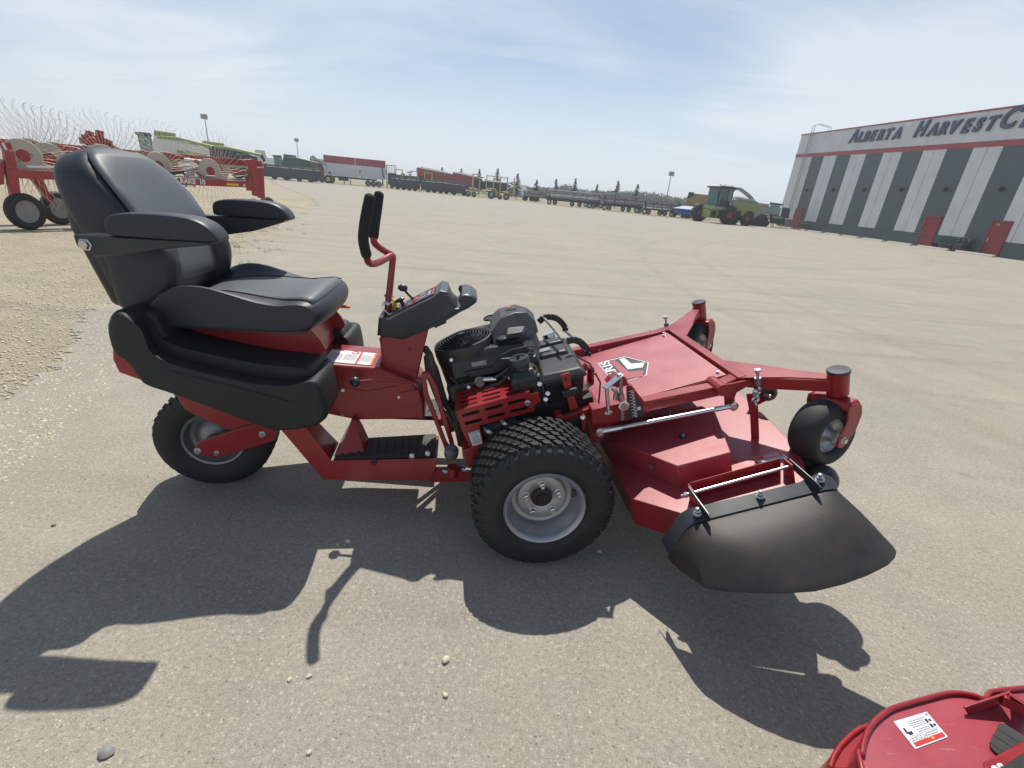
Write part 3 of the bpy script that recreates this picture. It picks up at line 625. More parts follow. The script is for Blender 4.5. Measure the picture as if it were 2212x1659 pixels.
# ---- seat cushion
def prof_at(y):
    t = min(1, abs(y)/.29); b = t**2.2   # bolster
    def L_(a, c): return a*(1-b)+c*b
    top = [(-1.60, L_(.955, .985)), (-1.555, L_(.975, 1.035)), (-1.50, L_(.99, 1.066)), (-1.43, L_(1.0, 1.080)), (-1.36, L_(1.007, 1.072)), (-1.28, L_(1.014, 1.048)), (-1.19, L_(1.022, 1.020)), (-1.11, L_(1.032, 1.010)), (-1.04, L_(1.045, 1.018)), (-1.000, L_(1.048, 1.024)), (-.965, L_(1.036, 1.020)), (-.942, L_(1.012, 1.000)), (-.932, L_(.980, .975)), (-.936, .945)]
    bot = [(-.952, .922), (-.99, .902), (-1.09, .895), (-1.25, .897), (-1.45, .893), (-1.57, .895), (-1.62, .925)]
    return top + bot
rings = []
for y in [-.302, -.300, -.293, -.28, -.262, -.24, -.21, -.17, -.11, -.04, .04, .11, .17, .21, .24, .262, .28, .293, .300, .302]:
    e = abs(y); s_ = 1.0
    if e > .262: s_ = 1-.075*(1-math.sqrt(max(0, 1-((e-.262)/.040)**2)))*1.6
    pr = prof_at(y); cx_, cz_ = -1.28, .965
    dx = -.034*(abs(y)/.30)**3.2
    rings.append([(cx_+(x-cx_)*(1-(1-s_)*.35)+(dx if x > -1.1 else 0), y, cz_+(z-cz_)*s_) for x, z in pr])
seat = CM().loft(rings).build('seat', M['vinyl'], mower, smooth=60, sub=1)
# insert panel of the seat: thin skin riding over the cushion
def topz(x, y):
    pr = prof_at(y)[:12]
    for (a, b), (c, d) in zip(pr, pr[1:]):
        if a <= x <= c: return b+(d-b)*(x-a)/(c-a)
    return pr[-1][1]
ins = CM(); nx, ny = 16, 12; vs = []
def yb(x):
    t = (x+1.56)/(.60); return .12+.145*max(0, min(1, t))**.8
for i in range(nx+1):
    x = -1.56+(.60)*i/nx
    for j in range(ny+1):
        y = yb(x)*(2*j/ny-1); vs.append((x-.034*(abs(y)/.30)**3.2*(1 if x > -1.1 else 0), y, topz(x, y)+.0025))
fs = [(i*(ny+1)+j, (i+1)*(ny+1)+j, (i+1)*(ny+1)+j+1, i*(ny+1)+j+1) for i in range(nx) for j in range(ny)]
ins.add(vs, fs); io = ins.build('seat_insert', M['vinylgrey'], seat, smooth=70, recalc=False)
md = io.modifiers.new('t', 'SOLIDIFY'); md.thickness = .006
for s in (-1, 1):
    CM().tube([(x-.034*(yb(x)/.30)**3.2*(1 if x > -1.1 else 0), s*yb(x), topz(x, s*yb(x))+.0035) for x in [-1.55+.585*k/14 for k in range(15)]], .0028, 6).build('seat_piping', M['stitch'] if s < 0 else M['vinyl'], seat)
CM().box((-.975, .16, .905), (.09, .022, .012)).build('suspension_tab', M['orange'], mower, bevel=.003)
# ---- backrest
bx = [(.00, -1.655, .950), (.06, -1.66, .99), (.18, -1.668, 1.06), (.35, -1.69, 1.16), (.52, -1.722, 1.26), (.68, -1.757, 1.35), (.82, -1.792, 1.43), (.91, -1.815, 1.48), (.965, -1.829, 1.512), (1.0, -1.838, 1.532)]
wv = [.20, .255, .275, .282, .285, .285, .265, .225, .165, .06]
tk = [.09, .125, .135, .13, .12, .11, .10, .088, .07, .035]
rings = []
nrm = Vector((.95, 0, .31))
for (t, x, z), hw, th in zip(bx, wv, tk):
    ring = []
    for k in range(28):
        a = 2*math.pi*k/28; ca, sa = math.cos(a), math.sin(a)
        e = .62
        u = (abs(ca)**e)*(1 if ca >= 0 else -1)*th; v = (abs(sa)**e)*(1 if sa >= 0 else -1)*hw
        bol = .05*(abs(v)/.285)**2.5*(1 if ca > 0 else .0)*math.sin(math.pi*min(1, t*1.05))   # side bolsters curl forward
        ring.append((x+nrm.x*(u+bol), v, z+nrm.z*(u+bol)))
    rings.append(ring)
back = CM().loft(rings).build('backrest', M['vinyl'], mower, smooth=60, sub=1)
# grey insert on the front of the backrest
def bfront(t):
    for (a, b) in zip(zip(bx, wv, tk), zip(bx[1:], wv[1:], tk[1:])):
        (p0, w0, k0), (p1, w1, k1) = a, b
        if p0[0] <= t <= p1[0]:
            f = (t-p0[0])/(p1[0]-p0[0]); return p0[1]+(p1[1]-p0[1])*f, p0[2]+(p1[2]-p0[2])*f, w0+(w1-w0)*f, k0+(k1-k0)*f
    return bx[-1][1], bx[-1][2], wv[-1], tk[-1]
def bpt(t, y, off=.004):
    x, z, hw, th = bfront(t); v = min(.999, abs(y)/hw); sa = v**(1/.62); ca = math.sqrt(max(0, 1-sa*sa)); u = ca**.62*th
    bol = .05*(abs(y)/.285)**2.5*math.sin(math.pi*min(1, t*1.05))
    return (x+nrm.x*(u+bol+off), y, z+nrm.z*(u+bol+off))
def ywid(t):
    return .185*math.sin(math.pi*min(1, max(0, (t-.02)/.98))**.62)**.45 if t < .93 else .185*math.sqrt(max(0, 1-((t-.72)/.24)**2))
vs = []; nx = 18; ny = 12
for i in range(nx+1):
    t = .10+.850*i/nx; g_ = min(1, max(0, (t-.08)/.42)); g_ = g_*g_*(3-2*g_); w_ = .155*(1-g_)+bfront(t)[2]*.87*g_
    for j in range(ny+1): vs.append(bpt(t, w_*(2*j/ny-1), .0022))
io = CM().add(vs, [(i*(ny+1)+j, (i+1)*(ny+1)+j, (i+1)*(ny+1)+j+1, i*(ny+1)+j+1) for i in range(nx) for j in range(ny)]).build('backrest_insert', M['vinylgrey'], back, smooth=70, recalc=False)
md = io.modifiers.new('t', 'SOLIDIFY'); md.thickness = .006
edgep = [vs[i*(ny+1)] for i in range(nx+1)] + [vs[nx*(ny+1)+j] for j in range(1, ny+1)] + [vs[i*(ny+1)+ny] for i in range(nx-1, -1, -1)]
CM().tube([Vector(p)+Vector((.003, 0, .001)) for p in edgep], .0035, 6).build('backrest_piping', M['vinyl'], back)
CM().tube([bpt(t, .175-.03*math.sin(math.pi*(t-.1)/.45), .0075) for t in [.1+.45*k/10 for k in range(11)]], .0018, 5).build('stitching', M['stitch'], back)
CM().tube([bpt(t, -.175+.06*math.sin(math.pi*(t-.1)/.45), .0075) for t in [.1+.45*k/10 for k in range(11)]], .0018, 5).build('stitching', M['stitch'], back)
# moulded back shell and lumbar side bulges
CM().loft([[(-1.76, -.255, .955), (-1.64, -.255, .955), (-1.64, .255, .955), (-1.76, .255, .955)], [(-1.835, -.265, 1.25), (-1.70, -.268, 1.25), (-1.70, .268, 1.25), (-1.835, .265, 1.25)], [(-1.885, -.20, 1.44), (-1.80, -.20, 1.44), (-1.80, .20, 1.44), (-1.885, .20, 1.44)]]).build('back_shell', M['plastic'], mower, bevel=.03, seg=4)
for s in (-1, 1):
    rings = []
    for z, x0, x1 in ((.945, -1.72, -1.60), (.985, -1.735, -1.54), (1.06, -1.74, -1.50), (1.14, -1.75, -1.49), (1.20, -1.76, -1.50), (1.25, -1.76, -1.56)):
        yc = .225*s; rings.append([((x0+x1)/2+(x1-x0)/2*(abs(math.cos(a))**.7)*(1 if math.cos(a) > 0 else -1), yc+.068*(abs(math.sin(a))**.7)*(1 if math.sin(a) > 0 else -1), z) for a in [2*math.pi*k/20 for k in range(20)]])
    CM().loft(rings).build('side_bolster', M['vinyl'], mower, smooth=60, sub=1)
    # seat hinge cover under the backrest
    CM().prism([(-1.70, .985), (-1.60, .975), (-1.53, .905), (-1.60, .885), (-1.66, .895), (-1.705, .94)], .20*s, .275*s).build('recliner_cover', M['plastic'], mower, bevel=.012, seg=3)
# ---- armrests: padded top on a steel channel with a pivot bolt
for s, dz in ((-1, 0), (1, .025)):
    pr = [(-1.594, 1.257), (-1.598, 1.262), (-1.598, 1.302), (-1.590, 1.318), (-1.565, 1.331), (-1.52, 1.339), (-1.44, 1.343), (-1.35, 1.342), (-1.30, 1.334), (-1.265, 1.315), (-1.243, 1.288), (-1.236, 1.264), (-1.240, 1.258), (-1.30, 1.256), (-1.50, 1.256)]
    ccx, ccz = -1.43, 1.297; rings = []
    for y, k in ((.325, .80), (.3255, .84), (.330, .93), (.342, .99), (.355, 1.0), (.405, 1.0), (.420, .99), (.431, .93), (.4345, .84), (.435, .80)):
        rings.append([(ccx+(x-ccx)*(1-(1-k)*.3), y*s, ccz+(z-ccz)*k+dz) for x, z in pr])
    CM().loft(rings).build('armrest', M['vinyl'], mower, smooth=60, sub=1)
    ch = [(-1.705, 1.252), (-1.262, 1.258), (-1.275, 1.248), (-1.42, 1.225), (-1.56, 1.195), (-1.655, 1.183), (-1.672, 1.197), (-1.702, 1.215)]
    CM().prism([(x, z+dz-(.03 if s > 0 and z < 1.24 else 0)) for x, z in ch], .425*s, .335*s).build('armrest_bracket', M['blackmetal'], mower, bevel=.004)
    CM().lathe([(.022, 0), (.022, .004), (.018, .006), (.015, .014), (0, .014)], (-1.672, .425*s, 1.222+dz), (0, s, 0), 6).build('pivot_bolt', M['zinc'], mower, smooth=20)
    CM().cyl((-1.672, .25*s, 1.222+dz), (-1.672, .42*s, 1.222+dz), .02, 12).build('armrest_pivot', M['blackmetal'], mower)
# ================================================================ RAISED FRONT UNIT (engine bed and deck), frame F
def slotted(mb, o, u, v, nrm_, cols, rows, W_, H_, sw, sh, ox, oy, px, py, th=.003, skip=()):
    """sheet W_ x H_ from corner o along unit u,v with real oblong openings"""
    o = Vector(o); u = Vector(u).normalized(); v = Vector(v).normalized(); n = Vector(nrm_).normalized()*th
    xs = [0]; ys = [0]
    for c in range(cols): xs += [ox+c*px, ox+c*px+sw]
    for r in range(rows): ys += [oy+r*py, oy+r*py+sh]
    xs.append(W_); ys.append(H_)
    for i in range(len(xs)-1):
        for j in range(len(ys)-1):
            hole = i % 2 == 1 and j % 2 == 1 and ((i//2, j//2) not in skip)
            a, b, c, d = xs[i], xs[i+1], ys[j], ys[j+1]
            if not hole:
                mb.slab([o+u*a+v*c, o+u*b+v*c, o+u*b+v*d, o+u*a+v*d], n)
            else:   # round the slot ends with corner wedges
                k = sh*.32
                for (p, q, sx, sy) in ((a, c, 1, 1), (b, c, -1, 1), (b, d, -1, -1), (a, d, 1, -1)):
                    mb.slab([o+u*p+v*q, o+u*(p+sx*k)+v*q, o+u*p+v*(q+sy*k)], n)
    return mb
# hydraulic cover: slotted top, slotted face, label leg
hb = FM()
slotted(hb, (-.268, -.378, .712), (1, 0, -.01), (0, 1, 0), (0, 0, -1), 3, 5, .338, .300, .084, .017, .020, .022, .106, .046)
slotted(hb, (-.268, -.381, .712), (1, 0, -.01), (0, 0, -1), (0, 1, 0), 3, 2, .338, .098, .082, .015, .022, .022, .105, .042)
hc = hb.build('hydraulic_cover', M['red'], mower, smooth=0)
FM().slab([(-.268, -.381, .614), (-.186, -.381, .614), (-.190, -.381, .520), (-.255, -.381, .520)], (0, .003, 0)).build('cover_leg', M['red'], hc, smooth=0)
FM().slab([(-.268, -.381, .712), (-.268, -.381, .614), (-.268, -.08, .614), (-.268, -.08, .712)], (.003, 0, 0)).build('cover_side', M['red'], hc, smooth=0)
FM().slab([(.045, -.383, .700), (.108, -.383, .695), (.108, -.383, .650), (.045, -.383, .625)], (0, .004, 0)).build('cover_tab', M['red'], hc, smooth=0)
FM().lathe([(.014, 0), (.014, .003), (.010, .004), (.010, .012), (0, .012)], (.048, -.384, .66), (0, -1, 0), 6).build('bolt', M['zinc'], mower, smooth=20)
lb = FM().slab([(-.244, -.3825, .592), (-.192, -.3825, .592), (-.197, -.3825, .522), (-.243, -.3825, .522)], (0, -.0008, 0)).build('oil_label', M['white'], hc, smooth=0)
text_on('label_print', 'HYDRAULIC OIL', .0068, (-.242, -.3840, .584), (1, 0, 0), (0, 0, 1), M['ink'], lb, xf=Mf2c, offset=.0001)
lp = FM()
for k in range(7): lp.box((-.219, -.3838, .576-k*.0072), (.030+.006*((k*7) % 3), .0006, .0028))
lp.build('label_lines', M['inkgrey'], lb, smooth=0)
bl = FM().slab([(-.17, -.175, .7135), (-.005, -.175, .7120), (-.005, -.105, .7120), (-.17, -.105, .7135)], (0, 0, .0012)).build('warning_plate', M['ink'], hc, smooth=0)
lp = FM()
for k in range(14): lp.box((-.155+.0105*k, -.135+.02*((k*5) % 3-1), .7145), (.006, .006, .0012))
lp.tube([(-.03+.014*math.cos(a), -.14+.014*math.sin(a), .7145) for a in [k*.6 for k in range(11)]], .0015, 4)
lp.build('plate_print', M['inkgrey'], bl, smooth=0)
# machinery under the cover and engine bed
e = FM()
e.box((-.10, -.22, .60), (.26, .24, .16)); e.cyl((-.18, -.33, .56), (-.02, -.33, .56), .045, 14); e.box((.02, -.05, .52), (.55, .45, .10))
e.cyl((-.12, -.30, .46), (-.12, -.30, .58), .05, 14); e.box((-.22, -.25, .45), (.05, .16, .2)); e.box((.18, -.33, .44), (.22, .1, .14))
e.build('transmission', M['rust'], mower, bevel=.004)
for i, (a, b) in enumerate((((-.165, -.37, .585), (-.13, -.395, .545)), ((-.085, -.37, .60), (-.05, -.40, .565)))):
    FM().tube([a, (a[0]+.01, a[1]-.02, a[2]-.005), (b[0]-.01, b[1], b[2]+.01), b], .010, 10).build('hydraulic_fitting', M['zinc'], mower)
    FM().lathe([(.016, 0), (.016, .012)], b, (1, -.3, -1), 6).build('hydraulic_nut', M['zinc'], mower, smooth=20)
    FM().tube([b, (b[0]+.03, b[1]-.01, b[2]-.04), (b[0]+.05, b[1]+.02, b[2]-.10), (b[0]+.02, b[1]+.05, b[2]-.16)], .011, 8).build('hose', M['mat'], mower)
FM().prism([(-.30, .35), (.35, .35), (.40, .50), (.36, .54), (-.30, .50)], -.36, -.33).build('engine_bed_side', M['red'], mower, bevel=.004)
FM().prism([(-.30, .35), (.35, .35), (.40, .50), (.36, .54), (-.30, .50)], .33, .36).build('engine_bed_side', M['red'], mower, bevel=.004)
FM().box((.04, 0, .50), (.68, .66, .012)).build('engine_bed', M['red'], mower)
for x, y, z, dx, dz in ((.16, -.36, .50, .03, .12), (.27, -.375, .49, .02, .07), (.20, -.35, .46, .08, .03), (.355, -.30, .505, .05, .02)):
    FM().box((x, y, z), (dx, .06, dz), Matrix.Rotation(R(12), 3, 'Y')).build('bracket', M['red'], mower, bevel=.003)
for x, y, z in ((.12, -.385, .735), (.13, -.385, .655), (.145, -.385, .68), (.27, -.40, .525), (.34, -.385, .54)):
    FM().lathe([(.011, 0), (.011, .008), (.007, .009), (.007, .015), (0, .015)], (x, y, z), (0, -1, .3), 6).build('bolt', M['zinc'], mower, smooth=20)
# engine: cooling fan housing with ringed screen
EX, EY = -.172, .0
en = FM().loft([[(-.31, -.17, .55), (.10, -.17, .55), (.10, .25, .55), (-.31, .25, .55)], [(-.31, -.15, .74), (.08, -.15, .74), (.08, .24, .74), (-.31, .24, .74)]]).build('engine_block', M['engine'], mower, bevel=.02, seg=3)
sh = FM(); sh.lathe([(.13, .66), (.148, .70), (.150, .80), (.155, .86), (.152, .895), (.148, .905), (.140, .907), (.134, .900), (.134, .86), (.0, .86)], (EX, EY, 0), (0, 0, 1), 40)
sh.build('blower_housing', M['engine'], mower, smooth=40)
sc = FM()
for k in range(9):
    r = .020+.0135*k; z = .935-.028*(r/.128)**2.2
    sc.tube([(EX+r*math.cos(2*math.pi*i/36), EY+r*math.sin(2*math.pi*i/36), z) for i in range(36)], .0026, 5, closed=True)
for k in range(12):
    a = 2*math.pi*k/12
    sc.tube([(EX+r*math.cos(a+.3*r/.13), EY+r*math.sin(a+.3*r/.13), .933-.028*(r/.128)**2.2) for r in (.015, .04, .07, .10, .132)], .0022, 5)
sc.build('fan_screen', M['blackmetal'], mower, smooth=60)
FM().lathe([(.016, 0), (.016, .006), (0, .007)], (EX, EY, .931), (0, 0, 1), 16).build('screen_hub', M['blackmetal'], mower)
f2 = FM()
for k in range(16):
    a = 2*math.pi*k/16; f2.slab([(EX+.04*math.cos(a), EY+.04*math.sin(a), .872), (EX+.115*math.cos(a+.1), EY+.115*math.sin(a+.1), .872), (EX+.115*math.cos(a+.3), EY+.115*math.sin(a+.3), .893), (EX+.04*math.cos(a+.4), EY+.04*math.sin(a+.4), .893)], (0, 0, .003))
f2.build('cooling_fan', M['engine'], mower, smooth=0)
# shroud: stepped, angular upper cover with air box
FM().loft([[(-.26, -.16, .77), (.02, -.17, .76), (.16, -.16, .74), (.20, .05, .76), (.18, .26, .78), (-.20, .27, .80)],
           [(-.25, -.15, .85), (.00, -.155, .835), (.14, -.145, .80), (.19, .05, .84), (.17, .25, .85), (-.18, .26, .87)],
           [(-.20, -.12, .882), (-.01, -.13, .868), (.10, -.12, .845), (.17, .04, .86), (.15, .23, .875), (-.16, .23, .885)]]).build('engine_shroud', M['plastic'], mower, bevel=.005, seg=2, smooth=25)
FM().loft([[(-.035, -.10, .865), (.09, -.115, .85), (.20, -.02, .84), (.215, .20, .86), (.16, .27, .87), (-.02, .27, .875)],
           [(-.030, -.06, .915), (.10, -.04, .915), (.20, .02, .885), (.212, .18, .885), (.15, .25, .90), (-.02, .26, .91)],
           [(.035, .00, .957), (.11, .01, .967), (.17, .04, .94), (.18, .15, .935), (.13, .20, .955), (.04, .20, .955)]]).build('air_filter_cover', M['plastic'], mower, bevel=.006, seg=2, smooth=25)
FM().loft([[(.03, -.125, .885), (.12, -.12, .875), (.15, -.04, .88), (.05, -.03, .90)], [(.04, -.115, .905), (.115, -.11, .897), (.14, -.05, .902), (.055, -.04, .915)]]).build('cover_latch', M['plastic'], mower, bevel=.004)
for (x, y, z) in ((-.02, .20, .915), (.02, -.09, .885)):
    FM().lathe([(.034, 0), (.034, .008), (.026, .010), (.026, .005), (0, .005)], (x, y, z), (0, -.1, 1), 20).build('cover_badge', M['plastic'], mower)
FM().slab([(.075, .10, .9685), (.13, .10, .9600), (.13, .145, .9590), (.075, .145, .9675)], (0, 0, .001)).build('badge_plate', M['ink'], mower, smooth=0)
FM().slab([(.082, .105, .9700), (.100, .105, .9672), (.100, .14, .9668), (.082, .14, .9695)], (0, 0, .001)).build('badge_stripe', M['decalred'], mower, smooth=0)
FM().slab([(-.20, -.165, .80), (-.06, -.165, .79), (-.02, -.165, .82), (.08, -.165, .80), (.10, -.165, .775), (-.05, -.165, .755), (-.18, -.165, .765)], (0, -.02, 0)).build('shroud_flank', M['plastic'], mower, bevel=.006)
FM().cyl((-.13, -.19, .745), (-.06, -.205, .735), .013, 10).build('carburettor_rod', M['zinc'], mower)
FM().lathe([(.026, 0), (.026, .03), (.018, .035), (.018, .05)], (-.14, -.17, .74), (0, -1, 0), 14).build('starter_nose', M['rimdark'], mower)
FM().tube([(-.09, -.20, .735), (-.03, -.22, .76), (.06, -.22, .80), (.13, -.20, .815)], .007, 8).build('fuel_hose', M['mat'], mower)
FM().tube([(-.17, -.20, .70), (-.05, -.23, .72), (.05, -.23, .78), (.14, -.18, .80)], .008, 8).build('fuel_hose', M['mat'], mower)
for x, y, z in ((-.20, -.17, .72), (-.08, -.175, .70), (.0, -.175, .715), (-.24, -.155, .87), (.14, -.17, .79)):
    FM().lathe([(.009, 0), (.009, .012), (0, .012)], (x, y, z), (0, -1, .2), 6).build('bolt', M['zinc'], mower, smooth=20)
# hydraulic oil reservoir
FM().loft([[(.0, -.34, .70), (.115, -.34, .695), (.115, -.20, .70), (.0, -.20, .70)], [(.0, -.34, .755), (.118, -.34, .752), (.118, -.20, .752), (.0, -.20, .755)], [(.025, -.32, .790), (.115, -.31, .785), (.115, -.20, .785), (.025, -.20, .79)]]).build('oil_reservoir', M['plastic'], mower, bevel=.010, seg=3)
FM().lathe([(.040, .77), (.040, .80), (.044, .802), (.047, .806), (.047, .832), (.043, .838), (.030, .838), (.028, .834), (.0, .834)], (.063, -.275, 0), (0, 0, 1), 28).build('reservoir_cap', M['blackmetal'], mower)
FM().lathe([(.008, 0), (.008, .018), (0, .018)], (.063, -.275, .834), (0, 0, 1), 8).build('cap_stem', M['blackmetal'], mower)
# battery box with ribbed lid and red hold-down strap
bb = FM().loft([[(.150, -.27, .545), (.31, -.27, .535), (.31, .14, .54), (.16, .14, .55)], [(.135, -.295, .685), (.335, -.305, .680), (.345, .16, .685), (.15, .17, .69)]]).build('battery_box', M['plastic'], mower, bevel=.012, seg=3)
ld = FM()
ld.loft([[(.128, -.302, .680), (.345, -.312, .676), (.356, .172, .680), (.145, .182, .686)], [(.128, -.302, .697), (.345, -.312, .692), (.356, .172, .697), (.145, .182, .702)], [(.150, -.275, .722), (.325, -.285, .716), (.335, .150, .722), (.170, .160, .728)]])
ld.build('battery_lid', M['plastic'], bb, bevel=.007, seg=3)
ld = FM()
ld.loft([[(.165, -.10, .718), (.320, -.10, .714), (.325, .03, .716), (.170, .03, .722)], [(.180, -.085, .742), (.305, -.085, .738), (.310, .015, .740), (.185, .015, .746)]])
ld.build('lid_step', M['plastic'], bb, bevel=.007, seg=3)
ld = FM(); ld.loft([[(.155, .055, .718), (.330, .055, .714), (.332, .135, .716), (.172, .140, .722)], [(.175, .065, .742), (.315, .065, .738), (.318, .125, .740), (.185, .13, .746)]])
ld.build('lid_step', M['plastic'], bb, bevel=.007, seg=3)
FM().prism([(.225, .72), (.268, .72), (.262, .62), (.275, .53), (.232, .53), (.230, .62)], -.322, -.314).build('hold_down_strap', M['redbright'], mower, bevel=.003)
FM().box((.247, -.335, .632), (.075, .03, .035)).build('strap_buckle', M['plastic'], mower, bevel=.006)
FM().box((.245, -.325, .695), (.010, .004, .02)).build('strap_slot', M['ink'], mower)
FM().box((.24, -.05, .505), (.24, .42, .07)).build('battery_tray', M['rust'], mower, bevel=.004)
# silver oil filter and the two black guard hoops with rods
FM().lathe([(.036, 0), (.036, .075), (.033, .082), (0, .084)], (.275, .20, .665), (-.1, .1, 1), 22).build('oil_filter', M['zinc'], mower)
h0 = ats('F', 'K', [(1045, 330), (1085, 295), (1140, 285), (1195, 300), (1235, 335), (1262, 375), (1262, 402)], y=.20)
h1 = ats('F', 'K', [(1275, 485), (1330, 472), (1385, 490), (1425, 530), (1448, 575), (1442, 605)], y=-.10)
for hh in (h0, h1):
    t_ = FM()
    for a, b in zip(hh, hh[1:]):
        a_, b_ = Vector(a), Vector(b); d_ = (b_-a_).normalized(); up_ = Vector((-d_.z, 0, d_.x))*.016
        t_.slab([a_-up_, b_-up_, b_+up_, a_+up_], (0, .012, 0))
    t_.build('guard_hoop', M['blackmetal'], mower, smooth=50)
FM().tube([h0[1]+Vector((0, .01, 0)), at('F', 'K', 1160, 375, y=.06), at('F', 'K', 1235, 470, y=-.10)], .008, 8).build('guard_rod', M['rimdark'], mower)
FM().tube([h0[-1], at('F', 'K', 1330, 455, y=.06), at('F', 'K', 1425, 560, y=-.10)], .008, 8).build('guard_rod', M['rimdark'], mower)
FM().tube([(.30, -.04, .55), (.40, -.03, .60), (.42, -.02, .57), (.41, 0, .50)], .02, 8).build('lift_arm', M['red'], mower)
FM().cyl((.13, -.30, .42), (.33, -.30, .42), .055, 16).build('pulley_housing', M['engine'], mower)
# ---- lift frame, front cross bar, caster arms
for s in (-1, 1):
    FM().prism([(.318, .555), (.57, .520), (.60, .517), (.905, .495), (.99, .512), (.99, .468), (.92, .445), (.60, .462), (.40, .452), (.318, .42)] if s < 0 else [(.318, .555), (.90, .520), (.99, .52), (.99, .475), (.90, .47), (.318, .49)], .345*s, .405*s).build('lift_frame_side', M['red'], mower, bevel=.004)
FM().box((1.012, 0, .487), (.042, .82, .058)).build('front_cross_bar', M['red'], mower, bevel=.004)
FM().cyl((.905, -.44, .490), (.905, -.33, .490), .028, 16).build('pivot_sleeve', M['red'], mower)
for s in (-1, 1):
    arm = [(1.0, .16*s), (1.0, .41*s), (1.06, .445*s), (1.16, .515*s), (1.285, .625*s), (1.305, .585*s), (1.205, .45*s), (1.13, .33*s)]
    FM().prism(arm, .507, .513, 'z').build('arm_gusset', M['red'], mower, bevel=.002)
    FM().slab([(1.03, .41*s, .508), (1.07, .45*s, .508), (1.295, .640*s, .508), (1.315, .590*s, .508), (1.09, .395*s, .508), (1.03, .34*s, .508)], (0, 0, -.055)).build('caster_arm', M['red'], mower, bevel=.004)
    FM().lathe([(.036, .430), (.040, .434), (.040, .532), (.036, .536)], (1.305, .607*s, 0), (0, 0, 1), 28).build('caster_tube', M['red'], mower)
    FM().lathe([(.0425, .533), (.0425, .541), (.040, .545), (0, .546)], (1.305, .607*s, 0), (0, 0, 1), 28).build('tube_cap', M['blackmetal'], mower)
    FM().lathe([(.022, .40), (.030, .40), (.030, .432), (.022, .434)], (1.305, .607*s, 0), (0, 0, 1), 16).build('caster_bearing', M['red'], mower)
    # front caster: fork plates, tyre, rim; swivelled
    sw = R(17) if s < 0 else R(36)
    Fx = Mf2c @ Matrix.Translation((1.305, .607*s, 0)) @ Matrix.Rotation(sw, 4, 'Z')
    cx_, cz_, cr = -.088, .283, .141
    for q in (-1, 1):
        ya = .082*q; yb_ = .090*q
        outer = [(-.056, .425), (-.005, .422), (.018, .402), (.022, .358), (-.002, .310), (-.055, .252), (-.090, .244), (-.117, .262), (-.113, .299), (-.082, .332), (-.062, .360), (-.064, .395)]
        MB(Fx).prism(outer, ya, yb_).build('caster_fork', M['red'], mower, bevel=.0035)
        MB(Fx).lathe([(.016, 0), (.016, .004), (.011, .005), (.011, .013), (0, .013)], (cx_, yb_, cz_), (0, q, 0), 6).build('axle_nut', M['zinc'], mower, smooth=20)
    MB(Fx).loft([[(-.060, -.090, .400), (.020, -.090, .400), (.020, .090, .400), (-.060, .090, .400)], [(-.046, -.078, .428), (.014, -.078, .428), (.014, .078, .428), (-.046, .078, .428)]]).build('fork_bridge', M['red'], mower, bevel=.008, seg=3)
    Fw = Fx @ Matrix.Translation((cx_, 0, cz_))
    cw = MB(Fw).lathe([(.078, -.040), (.078, .040), (.070, .042), (.064, .030), (.045, .020), (.030, .030), (.024, .060), (.0, .060)], (0, 0, 0), (0, -1, 0), 32).build('caster_wheel', M['rim'], mower, smooth=50)
    MB(Fw).lathe([(.076, .040), (.080, .052), (.100, .064), (.122, .062), (.135, .046), (.141, .022), (.143, 0), (.141, -.022), (.135, -.046), (.122, -.062), (.100, -.064), (.080, -.052), (.076, -.040)], (0, 0, 0), (0, 1, 0), 48, closed=True).build('tyre', M['rubber'], cw, smooth=60)
# ---- access panel with logo
FM().slab([(.345, -.325, .505), (.978, -.335, .505), (.978, .375, .505), (.345, .375, .505)], (0, 0, -.004)).build('access_panel', M['redtop'], mower, bevel=.0015)
FM().prism([(.345, .500), (.978, .500), (.978, .485), (.345, .480)], -.338, -.326).build('panel_fold', M['red'], mower)
FM().box((.66, .0, .47), (.62, .64, .05)).build('belt_tunnel', M['red'], mower)
for x, y in ((.955, -.30), (.955, .335), (.56, .35), (.94, .30)):
    FM().lathe([(.013, 0), (.013, .003), (.009, .004), (.009, .010), (0, .010)], (x, y, .505), (0, 0, 1), 6).build('bolt', M['zinc'], mower, smooth=20)
FM().slab([(.565, .378, .4975), (.99, .378, .5025), (.99, .385, .5025), (.565, .385, .4975)], (0, 0, .008)).build('panel_seam', M['red'], mower)
# logo decal: letters read toward the rear-left; hexagon of white edge, black ground, red and white chevron
lg = ats('F', 'D', [(247, 494), (445, 446), (615, 490), (600, 583), (470, 620), (388, 668)], z=.5062)
hexs = [Vector((p.x, p.y, .5056)) for p in lg]
hl = FM().slab(hexs, (0, 0, .0008)).build('logo_decal', M['white'], mower, smooth=0)
cen = sum(hexs, Vector())/6
FM().slab([cen.lerp(p, .95)+Vector((0, 0, .0010)) for p in hexs], (0, 0, .0008)).build('logo_ground', M['ink'], hl, smooth=0)
def dq(pts, mt, nm, z): FM().slab([Vector((p.x, p.y, z)) for p in ats('F', 'D', pts, z=z)], (0, 0, .0006)).build(nm, mt, hl, smooth=0)
dq([(333, 483), (375, 474), (470, 558), (580, 545), (570, 590), (455, 608), (398, 548)], M['sheenred'], 'logo_chevron', .5080)
dq([(402, 466), (440, 458), (490, 498), (585, 490), (572, 525), (465, 540)], M['white'], 'logo_chevron', .5084)
o_ = at('F', 'D', 452, 652, z=.5084); e_ = at('F', 'D', 322, 476, z=.5084); u_ = at('F', 'D', 388, 668, z=.5084)-at('F', 'D', 448, 628, z=.5084)
text_fit('logo_lettering', 'FERRIS', (e_-o_).length, (o_.x, o_.y, .5086), e_-o_, u_, M['white'], hl, ext=.0003, offset=.03, xf=Mf2c, aspect=.55)
